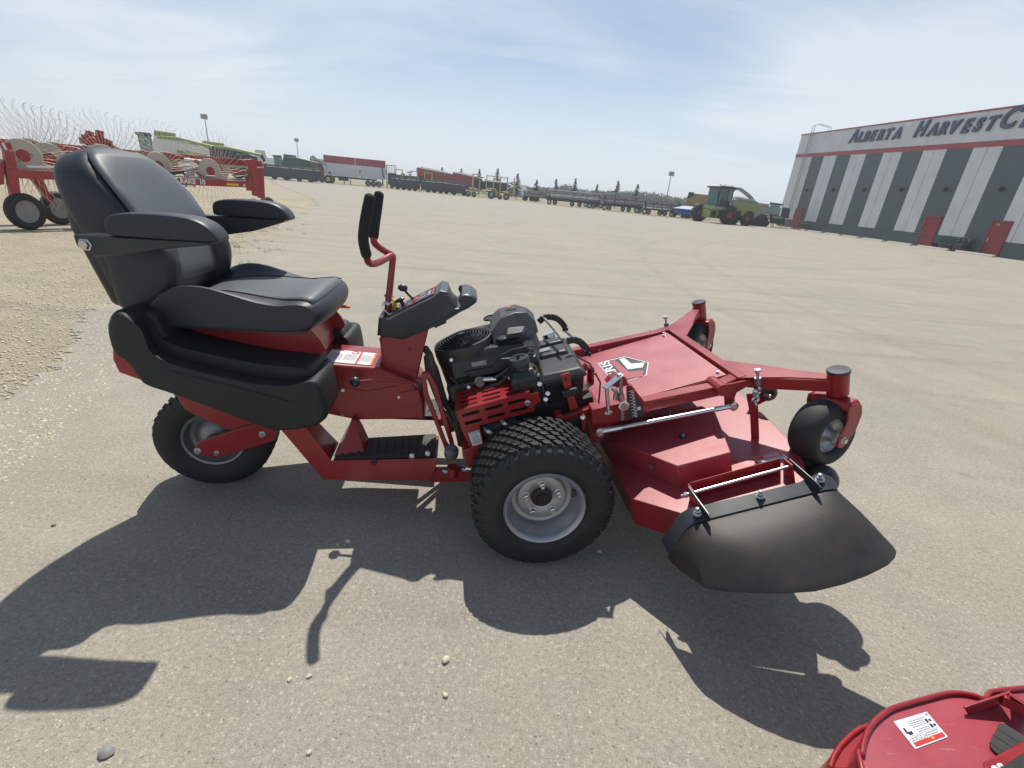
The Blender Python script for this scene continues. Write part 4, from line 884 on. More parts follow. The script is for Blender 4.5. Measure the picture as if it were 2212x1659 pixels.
# ---- deck shell
near = [(.365, -.50), (.365, -.645), (.515, -.805), (.565, -.895), (1.005, -.895), (1.055, -.775), (1.118, -.642), (1.161, -.323), (1.18, -.05)]
far__ = [(1.18, .05), (1.165, .33), (1.12, .64), (1.05, .78), (.95, .86), (.55, .88), (.40, .78), (.365, .60), (.365, -.2)]
dk = near + far__
FM().prism(dk, .214, .220, 'z').build('deck', M['redtop'], mower, bevel=.002)
n_ = len(dk)
for i in range(n_):
    a, b = dk[i], dk[(i+1) % n_]
    if a[1] < -.80 and b[1] < -.80 and a[0] > .55 and b[0] < 1.02: continue       # the discharge opening
    z1 = .075
    FM().slab([(a[0], a[1], .217), (b[0], b[1], .217), (b[0], b[1], z1), (a[0], a[1], z1)], (Vector((cen.x+.1, 0, 0))-Vector(((a[0]+b[0])/2, (a[1]+b[1])/2, 0))).normalized()*.005).build('deck_skirt', M['red'], mower, smooth=0)
FM().slab([(.40, -.60, .10), (.40, .72, .10), (1.08, .72, .10), (1.08, -.60, .10)], (0, 0, .004)).build('deck_baffle', M['rust'], mower)
# raised belt cover, near side and far side
sp = [(.375, -.325), (.470, -.475), (.579, -.660), (.808, -.664), (.905, -.349), (.88, -.26), (.42, -.19)]
FM().loft([[(x, y, .216) for x, y in sp], [(x, y, .330) for x, y in sp]]).build('belt_cover', M['redtop'], mower, bevel=.004)
FM().loft([[(x, -y, .216) for x, y in sp], [(x, -y, .330) for x, y in sp]]).build('belt_cover', M['redtop'], mower, bevel=.004)
FM().loft([[(.40, .40, .30), (.99, .38, .30), (1.00, .66, .30), (.88, .80, .30), (.52, .84, .30), (.40, .72, .30)], [(.40, .40, .43), (.98, .38, .45), (.97, .56, .43), (.88, .66, .40), (.52, .70, .38), (.42, .62, .38)]]).build('far_side_cover', M['redtop'], mower, bevel=.010, seg=3)
text_on('size_lettering', '61"', .055, (.45, .47, .4335), (-.2, -1, 0), (1, -.2, 0), M['white'], mower, ext=.0004, xf=Mf2c)
FM().lathe([(.020, 0), (.020, .0015), (.0, .0015)], (.69, -.47, .3302), (0, 0, 1), 20).build('cover_hole', M['ink'], mower, smooth=0)
FM().lathe([(.009, 0), (.009, .008), (.004, .010), (.004, .016), (0, .016)], (.69, -.47, .3312), (0, 0, 1), 8).build('grease_fitting', M['zinc'], mower)
q = at('F', 'J', 410, 357, y=-.58); FM().lathe([(.010, 0), (.010, .006), (0, .006)], (.505, -.545, .275), (-.8, -.55, 0), 10).build('bolt', M['rimdark'], mower)
# warning decal on the deck corner
dd_ = ats('F', 'J', [(1090, 317), (1275, 278), (1325, 322), (1125, 352)], z=.2214)
dcl = FM().slab([Vector((p.x, p.y, .2214)) for p in dd_], (0, 0, .0008)).build('danger_decal', M['white'], mower, smooth=0)
dd_ = ats('F', 'J', [(1094, 317), (1274, 280), (1295, 300), (1114, 338)], z=.2224)
FM().slab([Vector((p.x, p.y, .2224)) for p in dd_], (0, 0, .0005)).build('danger_band', M['decalred'], dcl, smooth=0)
tb = at('F', 'J', 1165, 320, z=.2230); tb2 = at('F', 'J', 1225, 308, z=.2230); tr = (tb2-tb); tr.z = 0
text_on('danger_lettering', 'DANGER', .017, (tb.x, tb.y, .2231), tr, (-tr.y, tr.x, 0), M['white'], dcl, ext=.0002, xf=Mf2c, offset=.0003)
lp = FM(); dl = ats('F', 'J', [(1120, 338), (1290, 304), (1125, 345), (1305, 312)], z=.2228)
for a, b in ((dl[0], dl[1]), (dl[2], dl[3])):
    for k in range(9):
        p0 = a.lerp(b, k/9+.01); p1 = a.lerp(b, k/9+.085); n0 = Vector((-(b-a).y, (b-a).x, 0)).normalized()*.0035
        lp.slab([p0-n0, p1-n0, p1+n0, p0+n0], (0, 0, .0004))
lp.build('decal_lines', M['inkgrey'], dcl, smooth=0)
# ---- height-of-cut crank, quadrant, bellcrank and long rod
qd = xz('F', 'D', [(452, 660), (485, 648), (575, 760), (625, 828), (580, 848), (455, 905), (380, 905), (210, 990), (200, 830), (330, 800), (420, 785), (455, 770)], -.42)
FM().prism(qd, -.425, -.419).build('height_quadrant', M['red'], mower, bevel=.0015)
FM().prism(xz('F', 'D', [(455, 665), (470, 668), (575, 800), (578, 880), (500, 895), (450, 890), (458, 770)], -.4262), -.4268, -.4252).build('scale_plate', M['ink'], mower, smooth=0)
lp = FM()
for k in range(9):
    p = at('F', 'D', 488+k*3.2, 695+k*22, y=-.4275); lp.box((p.x, -.4275, p.z), (.022, .0008, .0025)); lp.box((p.x+.006, -.4275, p.z-.008), (.012, .0008, .004))
p = at('F', 'D', 545, 820, y=-.4275); lp.box((p.x, -.4275, p.z), (.016, .0008, .016))
lp.build('scale_print', M['white'], mower, smooth=0)
FM().slab(ats('F', 'D', [(450, 640), (490, 650), (625, 828), (590, 838)], y=-.415), (0, .05, 0)).build('quadrant_brace', M['red'], mower, bevel=.002)
c_a = at('F', 'D', 405, 590, y=-.45); c_b = at('F', 'D', 312, 668, y=-.47); c_c = at('F', 'D', 325, 848, y=-.47)
dirn = (c_b-c_a).normalized(); sd_ = Vector((0, 0, 1)).cross(dirn).normalized()*.017
FM().slab([c_a-sd_-dirn*.012, c_b-sd_+dirn*.012, c_b+sd_+dirn*.012, c_a+sd_-dirn*.012], (0, 0, .006)).build('crank_arm', M['zinc'], mower, bevel=.002)
FM().cyl(c_b, c_c, .0085, 14).build('crank_handle', M['zinc'], mower)
FM().lathe([(.016, 0), (.016, .003), (.008, .005), (0, .006)], c_c-Vector((0, 0, .004)), (0, 0, 1), 16).build('crank_washer', M['zinc'], mower)
FM().lathe([(.011, 0), (.011, .014), (0, .016)], c_a, (0, 0, 1), 8).build('crank_nut', M['zinc'], mower)
sb = at('F', 'D', 425, 900, y=-.45)
FM().cyl(c_a+Vector((.004, 0, 0)), sb, .0085, 12).build('height_screw', M['rimdark'], mower)
FM().lathe([(.016, 0), (.016, .03)], at('F', 'D', 418, 760, y=-.45), (0, 0, 1), 6).build('height_nut', M['zinc'], mower)
pp = at('F', 'D', 435, 800, y=-.455); FM().lathe([(.026, 0), (.026, .004), (.017, .006), (.017, .018), (0, .018)], pp, (0, -1, 0), 6).build('pivot_nut', M['zinc'], mower)
FM().tube([at('F', 'D', 350, 670, y=-.44), at('F', 'D', 380, 700, y=-.44), at('F', 'D', 372, 760, y=-.44)], .010, 6).build('spring', M['zinc'], mower)
FM().prism(xz('F', 'D', [(312, 640), (340, 600), (395, 575), (440, 585), (460, 640), (400, 660)], -.40), -.42, -.36).build('quadrant_top', M['red'], mower, bevel=.004)
r0_ = at('F', 'D', 262, 988, y=-.455); r1_ = at('F', 'D', 1222, 802, y=-.455)
FM().cyl(r0_.lerp(r1_, .10), r0_.lerp(r1_, .90), .0105, 16).build('push_rod', M['zinc'], mower)
for a, b, r in ((0.0, .16, .014), (.86, 1.0, .012)): FM().cyl(r0_.lerp(r1_, a), r0_.lerp(r1_, b), r, 8).build('rod_end', M['zinc'], mower, smooth=20)
for e_ in (r0_, r1_): FM().lathe([(.021, 0), (.021, .016), (.010, .018), (.010, .022), (0, .022)], e_+Vector((0, .006, 0)), (0, -1, 0), 18).build('rod_eye', M['zinc'], mower)
bc = xz('F', 'D', [(1125, 645), (1190, 640), (1368, 600), (1378, 620), (1240, 700), (1225, 740), (1235, 800), (1160, 800), (1155, 720), (1130, 690)], -.42)
FM().prism(bc, -.432, -.418).build('bell_crank', M['red'], mower, bevel=.003)
FM().prism([(x, z) for x, z in bc], .418, .432).build('bell_crank', M['red'], mower, bevel=.003)
# chains with adjusting bolts and the lugs they hold
for s in (-1, 1):
    if s < 0: t0 = at('F', 'D', 1398, 548, y=-.45); t1 = at('F', 'D', 1372, 800, y=-.47)
    else: t0 = at('F', 'D', 735, 165, y=.45); t1 = Vector((t0.x-.01, .47, t0.z-.20))
    FM().lathe([(.014, 0), (.014, .012), (0, .012)], t0-Vector((0, 0, .006)), (0, 0, 1), 6).build('adjuster_bolt', M['zinc'], mower, smooth=20)
    FM().cyl(t0, t0-Vector((0, 0, .075)), .0065, 10).build('adjuster_rod', M['zinc'], mower)
    FM().lathe([(.015, 0), (.015, .035)], t0-Vector((0, 0, .07)), (0, 0, 1), 8).build('adjuster_nut', M['rimdark'], mower)
    c0_ = t0-Vector((0, 0, .075)); nl = 5
    for k in range(nl):
        ce = c0_.lerp(t1, (k+.5)/nl); hl_ = (c0_-t1).length/nl*.62; ax = Vector((1, 0, 0)) if k % 2 else Vector((0, 1, 0))
        FM().tube([ce+ax*.0145*math.cos(a)+Vector((0, 0, 1))*hl_*math.sin(a) for a in [2*math.pi*j/12 for j in range(12)]], .0055, 6, closed=True).build('chain_link', M['zinc'], mower, smooth=60)
    FM().cyl(t0-Vector((0, .016, .088)), t0-Vector((0, -.016, .088)), .013, 10).build('shackle', M['zinc'], mower)
    FM().box((t1.x, t1.y, (t1.z+.225)/2), (.035, .012, t1.z+.02-.215)).build('chain_lug', M['red'], mower, bevel=.003)
# anti-scalp rollers
def roller(x, y, z, r, wd, ax=(0, 1, 0)):
    h = wd/2; FM().lathe([(r*.3, -h), (r*.72, -h*.95), (r*.93, -h*.6), (r, 0), (r*.93, h*.6), (r*.72, h*.95), (r*.3, h)], (x, y, z), ax, 24).build('anti_scalp_roller', M['blackmetal'], mower, smooth=70)
roller(1.150, -.655, .150, .062, .085, (.6, 1, 0)); roller(1.150, -.735, .128, .062, .085, (.6, 1, 0))
FM().prism([(1.09, -.58), (1.19, -.60), (1.20, -.64), (1.08, -.66)], .205, .216, 'z').build('roller_bracket', M['red'], mower)
roller(1.21, -.27, .31, .045, .05, (.6, 1, 0))
FM().cyl((1.185, -.285, .312), (1.20, -.31, .310), .009, 10).build('roller_bolt', M['zinc'], mower)
FM().slab([(1.13, -.22, .30), (1.21, -.30, .32), (1.21, -.30, .29), (1.13, -.24, .22)], (.006, .006, 0)).build('roller_bracket', M['red'], mower)
# ---- discharge chute: hinge bracket, rod, black steel strip and rubber flap
brk = FM()
brk.tube([(.575, -.800, .275), (.577, -.755, .295), (.592, -.742, .300), (.965, -.742, .300), (.980, -.755, .298), (.981, -.805, .28)], .006, 6)
FM().slab([(.590, -.742, .218), (.967, -.742, .218), (.967, -.742, .302), (.590, -.742, .302)], (0, -.005, 0)).build('hinge_plate', M['red'], mower, bevel=.002)
for x in (.580, .977): FM().slab([(x, -.745, .218), (x, -.745, .300), (x, -.800, .300), (x, -.815, .218)], (.006, 0, 0)).build('hinge_ear', M['red'], mower, bevel=.0015)
rodm = FM().cyl((.555, -.782, .282), (1.0, -.782, .282), .0065, 12).build('hinge_rod', M['zinc'], mower)
for x in (.553, ): FM().lathe([(.012, 0), (.012, .014), (.007, .016), (.007, .026), (0, .027)], (x+.008, -.782, .282), (-1, 0, 0), 8).build('hinge_nut', M['zinc'], mower)
for x in (.572, .988): FM().slab([(x, -.765, .305), (x, -.775, .268), (x, -.93, .262), (x, -.945, .292), (x, -.92, .300)], (.006, 0, 0)).build('chute_arm', M['blackmetal'], mower, bevel=.0015)
back_ = [at('F', 'J', *q[:2], z=q[2]) for q in ((478, 862, .150), (515, 815, .185), (560, 750, .225), (605, 690, .257), (660, 655, .270), (740, 638, .275), (1060, 563, .275), (1400, 480, .275), (1510, 425, .275), (1560, 424, .268), (1610, 445, .255), (1648, 490, .240))]
front_ = [at('F', 'J', *q[:2], z=q[2]) for q in ((530, 955, .130), (566, 905, .165), (610, 838, .205), (655, 785, .237), (700, 752, .253), (790, 728, .259), (1120, 645, .259), (1450, 562, .259), (1560, 535, .258), (1610, 528, .254), (1640, 527, .247), (1655, 535, .236))]
sv = []
for a, b in zip(back_, front_):
    b2 = b-Vector((0, -.004, .020)); sv.append([a, b, b2, b2+Vector((0, .005, .001)), b+Vector((0, .006, -.006)), a-Vector((0, 0, .006))])
FM().loft(sv).build('chute_strip', M['blackmetal'], mower, smooth=50, bevel=.0012)
# rubber flap: a curved sheet, lipped at the edge
nu, nv = 26, 14; top = []; 
outl = ats('F', 'J', [(530, 985), (600, 1055), (690, 1125), (780, 1188), (900, 1208), (1100, 1220), (1300, 1222), (1500, 1208), (1680, 1165), (1850, 1102), (1980, 1035), (2028, 985), (2036, 945), (2010, 905)], z=.12)
zo = [.085, .10, .115, .13, .135, .14, .14, .135, .125, .112, .10, .09, .085, .085]
sc_ = [(530, 985), (600, 1055), (690, 1125), (780, 1188), (900, 1208), (1100, 1220), (1300, 1222), (1500, 1208), (1680, 1165), (1850, 1102), (1980, 1035), (2028, 985), (2036, 945), (2010, 905)]
outp = [at('F', 'J', *q, z=z_) for q, z_ in zip(sc_, zo)]
inp = [b+Vector((0, .004, -.010)) for b in front_]
def samp(P_, t):
    f = t*(len(P_)-1); i = min(int(f), len(P_)-2); return P_[i].lerp(P_[i+1], f-i)
grid = []
for i in range(nu+1):
    a = samp(inp, i/nu); b = samp(outp, i/nu); row = []
    for j in range(nv+1):
        t = j/nv; p = a.lerp(b, t); p.z += .030*math.sin(math.pi*t)*math.sin(math.pi*min(1, max(0, (i/nu)*1.0)))**.6
        row.append(p)
    grid.append(row)
fl = FM(); fl.add([p for r in grid for p in r], [(i*(nv+1)+j, (i+1)*(nv+1)+j, (i+1)*(nv+1)+j+1, i*(nv+1)+j+1) for i in range(nu) for j in range(nv)])
fo = fl.build('chute_flap', M['chute'], mower, smooth=70, recalc=False)
md = fo.modifiers.new('t', 'SOLIDIFY'); md.thickness = .009; md.offset = 0
md = fo.modifiers.new('b', 'BEVEL'); md.width = .002; md.segments = 2
for q in ((722, 690), (1140, 575), (1535, 465)):
    b_ = at('F', 'J', *q, z=.274)
    FM().lathe([(.017, -.004), (.017, .002), (.012, .004), (.012, .014), (.007, .016), (.007, .028), (0, .030)], b_, (0, -.1, 1), 8).build('flap_bolt', M['zinc'], mower, smooth=25)
# coiled cable lying behind the push rod
FM().tube([(.66+.045*math.cos(a), -.30+.045*math.sin(a), .345+a*.0025) for a in [k*.5 for k in range(28)]], .003, 5).build('coiled_cable', M['rimdark'], mower)

# ================================================================ SECOND MOWER, corner of the frame
m2r = thing('mower_deck', 'red mower deck with danger label and grooved pad, cut off by the lower right corner', 'lawn mower', (0, 0, 0))
Z2 = .33
def g2(px, py, z=Z2): return at('W', 'G', px, py, z=z)
pl2 = [g2(*q) for q in ((800, 1108), (806, 1000), (820, 900), (860, 790), (930, 700), (1050, 610), (1200, 560), (1400, 505), (1540, 472), (1660, 470), (1780, 492), (1870, 515))]
extra = [Vector((1.45, .93, Z2)), Vector((1.75, .95, Z2)), Vector((1.95, .75, Z2)), Vector((1.9, .35, Z2)), Vector((1.5, .10, Z2)), Vector((1.05, .10, Z2)), Vector((.80, .35, Z2))]
ol = pl2 + extra
for p in ol: p.z = Z2
ol = smooth_loop(ol)
MB().slab(ol, (0, 0, -.006)).build('deck', M['redtop'], m2r, bevel=.001)
# rolled rim round the top plate
MB().tube([p+Vector((0, 0, .006)) for p in ol], .0065, 8, closed=True).build('deck_rim', M['red'], m2r, smooth=60)
c2 = sum(ol, Vector())/len(ol)
for dz, off, nm in ((.09, .012, 'deck_skirt'), ):
    mb = MB(); k = len(ol)
    r1 = [p+Vector((0, 0, -.004)) for p in ol]; r2 = [p+(p-c2).normalized()*off+Vector((0, 0, -.15)) for p in ol]
    mb.loft([r1, r2], cap=False).build(nm, M['red'], m2r, smooth=50)
# lower outer shell step at the left
lo2 = [g2(*q, z=.24) for q in ((535, 1108), (560, 1020), (620, 920), (720, 820), (800, 765), (880, 745))]
s2 = [p for p in lo2]+[g2(960, 700, .24), g2(1000, 900, .24), g2(900, 1108, .24)]
MB().slab(s2, (0, 0, -.01)).build('lower_shell', M['red'], m2r, bevel=.003)
MB().tube([p+Vector((0, 0, .003)) for p in lo2], .0065, 8).build('shell_rim', M['red'], m2r, smooth=60)
mb = MB(); mb.loft([[p for p in lo2], [p+Vector((-.02, .01, -.16)) for p in lo2]], closed=False).build('shell_skirt', M['red'], m2r, smooth=50)
# danger label
lc = [g2(*q, z=Z2+.0008) for q in ((1082, 705), (1368, 620), (1552, 838), (1270, 943))]
dl2 = MB().slab(lc, (0, 0, .001)).build('danger_label', M['white'], m2r, smooth=0)
def lq(u0, v0, u1, v1, z=Z2+.0024):   # u along the top edge, v down the label
    def b(u, v): p = lc[0].lerp(lc[1], u).lerp(lc[3].lerp(lc[2], u), v); return Vector((p.x, p.y, z))
    return [b(u0, v0), b(u1, v0), b(u1, v1), b(u0, v1)]
MB().slab(lq(.06, .80, .95, .95), (0, 0, .0006)).build('danger_band', M['decalred'], dl2, smooth=0)
MB().slab(lq(.58, .83, .64, .92, Z2+.0034), (0, 0, .0005)).build('warning_triangle', M['yellow'], dl2, smooth=0)
tt = lq(.55, .82, .30, .93, Z2+.0036)
xd = tt[1]-tt[0]; yd = tt[0]-tt[3]
text_on('danger_lettering', 'DANGER', .0155, tt[0], xd, yd, M['white'], dl2, ext=.0002, offset=.0002)
lp = MB(); rr = random.Random(5)
for v in (.14, .21, .28, .35, .46, .53):
    u = .34 if v < .4 else .40
    while u < .74: w_ = rr.uniform(.03, .07); lp.slab(lq(u, v, u+w_, v+.028), (0, 0, .0003)); u += w_+.018
for v in (.64, .72):
    u = .12
    while u < .88: w_ = rr.uniform(.03, .08); lp.slab(lq(u, v, u+w_, v+.035), (0, 0, .0003)); u += w_+.018
lp.slab(lq(.05, .60, .95, .606), (0, 0, .0003)); lp.slab(lq(.9, .05, .97, .12), (0, 0, .0003))
lp.build('label_lines', M['inkgrey'], dl2, smooth=0, kind='stuff')
lp = MB(); lp.slab(lq(.08, .30, .13, .50), (0, 0, .0005)); lp.slab(lq(.12, .46, .24, .56), (0, 0, .0005)); lp.slab(lq(.78, .22, .84, .36), (0, 0, .0005)); lp.slab(lq(.80, .42, .86, .56), (0, 0, .0005))
lp.slab(lq(.87, .26, .93, .34), (0, 0, .0005)); lp.slab(lq(.89, .46, .95, .54), (0, 0, .0005))
lp.build('label_pictogram', M['ink'], dl2, smooth=0, kind='stuff')
# channel bracket at the rear edge
MB().slab([g2(1735, 655), g2(2000, 560), g2(2085, 465, Z2+.06), g2(1690, 590, Z2+.02)], (.004, .007, 0)).build('channel_bracket', M['red'], m2r, bevel=.002)
MB().slab([g2(1690, 590, Z2+.02), g2(2085, 465, Z2+.06), g2(2085, 440, Z2+.06), g2(1690, 572, Z2+.02)], (0, 0, .004)).build('channel_lip', M['red'], m2r, bevel=.001)
MB().slab([g2(2000, 560, .36), g2(2300, 700, .36), g2(2300, 700, .36)+Vector((0, 0, .03)), g2(2000, 560, .36)+Vector((0, 0, .03))], (.008, .012, 0)).build('channel_bracket', M['red'], m2r, bevel=.002)
MB().slab([g2(2090, 480, .40), g2(2300, 620, .40), g2(2300, 640, .33), g2(2090, 500, .33)], (.008, .012, 0)).build('channel_bracket', M['red'], m2r, bevel=.002)
# grooved pad and side strip
pd = [g2(*q, z=Z2+.002) for q in ((1990, 732), (2030, 735), (2290, 900), (2290, 1000), (1970, 1000), (1912, 935), (1908, 895))]
pdo = MB().slab(pd, (0, 0, .008)).build('step_pad', M['mat'], m2r, bevel=.002)
for a, b in (((1935, 812), (2240, 1010)), ((1985, 770), (2290, 960)), ((1910, 880), (2100, 1010))):
    p, q = g2(*a, z=Z2+.0102), g2(*b, z=Z2+.0102); MB().cyl(p, q, .0012, 6).build('pad_groove', M['ink'], pdo)
bar = [g2(*q, z=Z2+.03) for q in ((1860, 1050), (2200, 870), (2400, 960), (2400, 1150), (1900, 1200))]
MB().slab(bar, (0, 0, -.012)).build('foot_bar', M['red'], m2r, bevel=.004)
bar = [g2(*q, z=Z2+.045) for q in ((1985, 1108), (2240, 950), (2420, 1050), (2420, 1250), (1950, 1250))]
MB().slab(bar, (0, 0, -.010)).build('black_cover', M['chute'], m2r, bevel=.004)
q0 = g2(1940, 1110, Z2+.0465)
q0 = g2(1875, 1125, Z2+.001); q1 = g2(1985, 1078, Z2+.001)
text_on('deck_lettering', 'ss', .052, g2(2010, 1060, Z2+.0325), g2(1860, 1125, Z2+.03)-g2(2010, 1060, Z2+.03), g2(1960, 1200, Z2+.03)-g2(1930, 1080, Z2+.03), M['white'], m2r, ext=.0004, offset=.001)
# ================================================================ BACKGROUND MATERIALS
M['bred'] = mat('far_red_paint', (.33, .025, .030), .45, dust=.12)
M['bgreen'] = mat('far_green_paint', (.014, .085, .035), .45, dust=.08)
M['blime'] = mat('far_lime_paint', (.25, .33, .09), .45, dust=.08)
M['byellow'] = mat('far_yellow_paint', (.55, .42, .10), .5, dust=.15)
M['bblue'] = mat('far_blue_paint', (.03, .10, .38), .4)
M['bbluetop'] = mat('far_pale_blue', (.45, .60, .80), .3)
M['bgold'] = mat('far_gold_paint', (.33, .22, .085), .5)
M['bgrey'] = mat('far_grey_paint', (.30, .31, .32), .45, dust=.1)
M['bdark'] = mat('far_dark_paint', (.020, .024, .032), .6, dust=.05)
M['bslate'] = mat('far_slate_drape', (.030, .038, .048), .7, dust=.05)
M['bwhite'] = mat('far_white_paint', (.70, .71, .72), .5, dust=.08)
M['tine'] = mat('tine_steel', (.62, .55, .42), .5, metal=.2)
M['disc'] = mat('rake_disc', (.46, .42, .35), .7, dust=.2)
M['reelgrey'] = mat('reel_grey', (.16, .18, .20), .5)
M['glass'] = mat('cab_glass', (.10, .20, .19), .08, spec=1.0)
M['rimred'] = mat('wheel_red', (.30, .05, .04), .5)
M['wallwhite'] = mat('wall_white_panel', (.62, .64, .65), .55, dust=.06, vs=.6)
M['walldark'] = mat('wall_slate_panel', (.055, .085, .095), .5, dust=.06, vs=.6)
M['wallred'] = mat('wall_red_trim', (.36, .05, .055), .5, vs=.6)
M['doorred'] = mat('door_red', (.24, .018, .024), .45)
M['letter'] = mat('letter_navy', (.055, .075, .12), .5)
M['conc'] = mat('concrete', (.55, .54, .50), .85, dust=.2, vs=3)
M['steel'] = mat('pole_steel', (.30, .31, .33), .5, metal=.5)
M['leaf'] = mat('leaf_green', (.065, .115, .040), .7, var=.5, vs=1.5)
M['leaf2'] = mat('poplar_green', (.050, .090, .045), .7, var=.45, vs=.25)
M['needle'] = mat('spruce_needles', (.030, .055, .035), .8, var=.4, vs=2)
M['bark'] = mat('bark', (.12, .095, .07), .9)
M['roof'] = mat('grey_roof', (.16, .17, .18), .8)
# ================================================================ HAY RAKE
RA = Vector((-9.9, 9.2, 0)); RB = Vector((-7.7, 13.6, 0)); RD = (RB-RA).normalized(); RN = Vector((-RD.y, RD.x, 0))
RROT = math.atan2(RD.y, RD.x)
rake = thing('hay_rake', 'red wheel rake with ten spiky wire wheels on the gravel behind the black seat', 'hay rake', RA, RROT)
def rp(win, px, py, off=0.0):
    """local coordinates (along, away, up) where a sight line meets the rake's vertical plane"""
    d = ray((WIN[win][0]+px*WIN[win][2])/1.808, (WIN[win][1]+py*WIN[win][2])/1.808); o = Vector((0, 0, CAMH))
    t = ((RA+RN*off-o).dot(RN))/d.dot(RN); p = o+d*t-RA
    return Vector((p.dot(RD), p.dot(RN), p.z))
def rpoly(win, pts, off, th): return [rp(win, *q, off=off) for q in pts], Vector((0, th, 0))
def rbeam(nm, a, b, w_, h_, m_):
    a, b = Vector(a), Vector(b); d = (b-a).normalized(); s_ = Vector((0, 1, 0))*w_/2; u = d.cross(Vector((0, 1, 0))).normalized()*h_/2
    if u.z < 0: u = -u
    rings = [[p-s_-u, p+s_-u, p+s_+u, p-s_+u] for p in (a, b)]
    return MB().loft(rings).build(nm, m_, rake, bevel=.006)
rbeam('upper_beam', rp('L', -40, 430, .5), rp('M', 1440, 690, .5), .16, .17, M['bred'])
rbeam('lower_beam', rp('L', 120, 822), rp('M', 1420, 965), .12, .15, M['bred'])
rbeam('lower_beam', rp('L', 150, 700, 1.2), rp('M', 1380, 800, 1.2), .10, .10, M['bred'])
# left support leg, wheel leg, reflector board
pl, of = rpoly('L', [(60, 530), (185, 530), (240, 850), (318, 1382), (198, 1382), (130, 1000), (100, 850)], -.05, .14); MB().slab(pl, of).build('support_leg', M['bred'], rake, bevel=.006)
pl, of = rpoly('L', [(390, 870), (560, 880), (600, 980), (690, 1180), (620, 1190), (500, 1010)], .6, .12); MB().slab(pl, of).build('support_leg', M['bred'], rake, bevel=.006)
pl, of = rpoly('L', [(-40, 740), (60, 640), (60, 960), (-40, 980)], .0, .3); MB().slab(pl, of).build('hinge_block', M['bred'], rake, bevel=.006)
pl, of = rpoly('L', [(-60, 415), (130, 415), (175, 515), (-60, 515)], -.10, .04); MB().slab(pl, of).build('warning_board', M['redbright'], rake, bevel=.002)
for x0 in (15, ):
    pl, of = rpoly('L', [(x0, 422), (x0+35, 422), (x0+85, 514), (x0+45, 514)], -.106, .004); MB().slab(pl, of).build('board_stripe', M['bwhite'], rake)
pl, of = rpoly('L', [(-60, 422), (-20, 422), (30, 514), (-10, 514)], -.106, .004); MB().slab(pl, of).build('board_stripe', M['bwhite'], rake)
# right support legs with clamps
for pts, off in (([(1330, 650), (1450, 632), (1500, 655), (1515, 740), (1545, 1125), (1475, 1110), (1425, 740), (1395, 700)], -.02), ([(1530, 660), (1560, 655), (1592, 735), (1612, 1155), (1552, 1140), (1525, 740)], .25)):
    pl, of = rpoly('M', pts, off, .12); MB().slab(pl, of).build('support_leg', M['bred'], rake, bevel=.006)
pl, of = rpoly('M', [(1390, 870), (1430, 880), (1455, 1050), (1395, 1045)], -.05, .1); MB().slab(pl, of).build('end_bracket', M['bred'], rake, bevel=.004)
pl, of = rpoly('M', [(1505, 735), (1595, 735), (1595, 750), (1505, 750)], -.06, .05); MB().slab(pl, of).build('clamp', M['zinc'], rake)
p = rp('M', 1342, 975, -.07); MB().cyl(p, p+Vector((0, .01, 0)), .03, 14).build('reflector', M['bwhite'], rake)
pl, of = rpoly('M', [(1115, 945), (1268, 955), (1268, 983), (1115, 975)], -.066, .004); MB().slab(pl, of).build('amber_reflector', M['yellow'], rake)
a = rp('M', 512, 945, -.066); b = rp('M', 805, 962, -.066)
def rtext(s_, p0, p1, h): 
    o = text_on('beam_lettering', s_, h, p0, p1-p0, (0, 0, 1), M['bwhite'], rake, ext=.001, offset=.006)
rtext('RAKE  10', a, b, .150); rtext('EY', rp('M', 385, 935, -.066), b, .150)
# carrying wheels
def plain_wheel(parent, c, r, w_, axis, rimm, name='wheel', rr=.62, n=28):
    h = w_/2
    wv_ = MB().lathe([(r*rr, -h*.5), (r*rr, h*.55), (r*.5, h*.35), (r*.2, h*.6), (0, h*.6)], c, axis, 18).build(name, rimm, parent, smooth=40)
    MB().lathe([(r*rr*.97, -h*.6), (r*rr, h*.7), (r*.8, h), (r*.94, h*.85), (r, h*.35), (r, -h*.35), (r*.94, -h*.85), (r*.8, -h), (r*rr, -h*.7)], c, axis, n, closed=True).build('tyre', M['rubber'], wv_, smooth=50)
    return wv_
for win, px, py, off, r in (('L', 330, 1315, .0, .34), ('L', 735, 1195, .8, .34), ('M', 1470, 1310, .05, .35), ('M', 1640, 1240, 1.2, .35)):
    p = rp(win, px, py, off); p.z = r; plain_wheel(rake, p, r, .17, (.35, -1, 0), M['rimdark'])
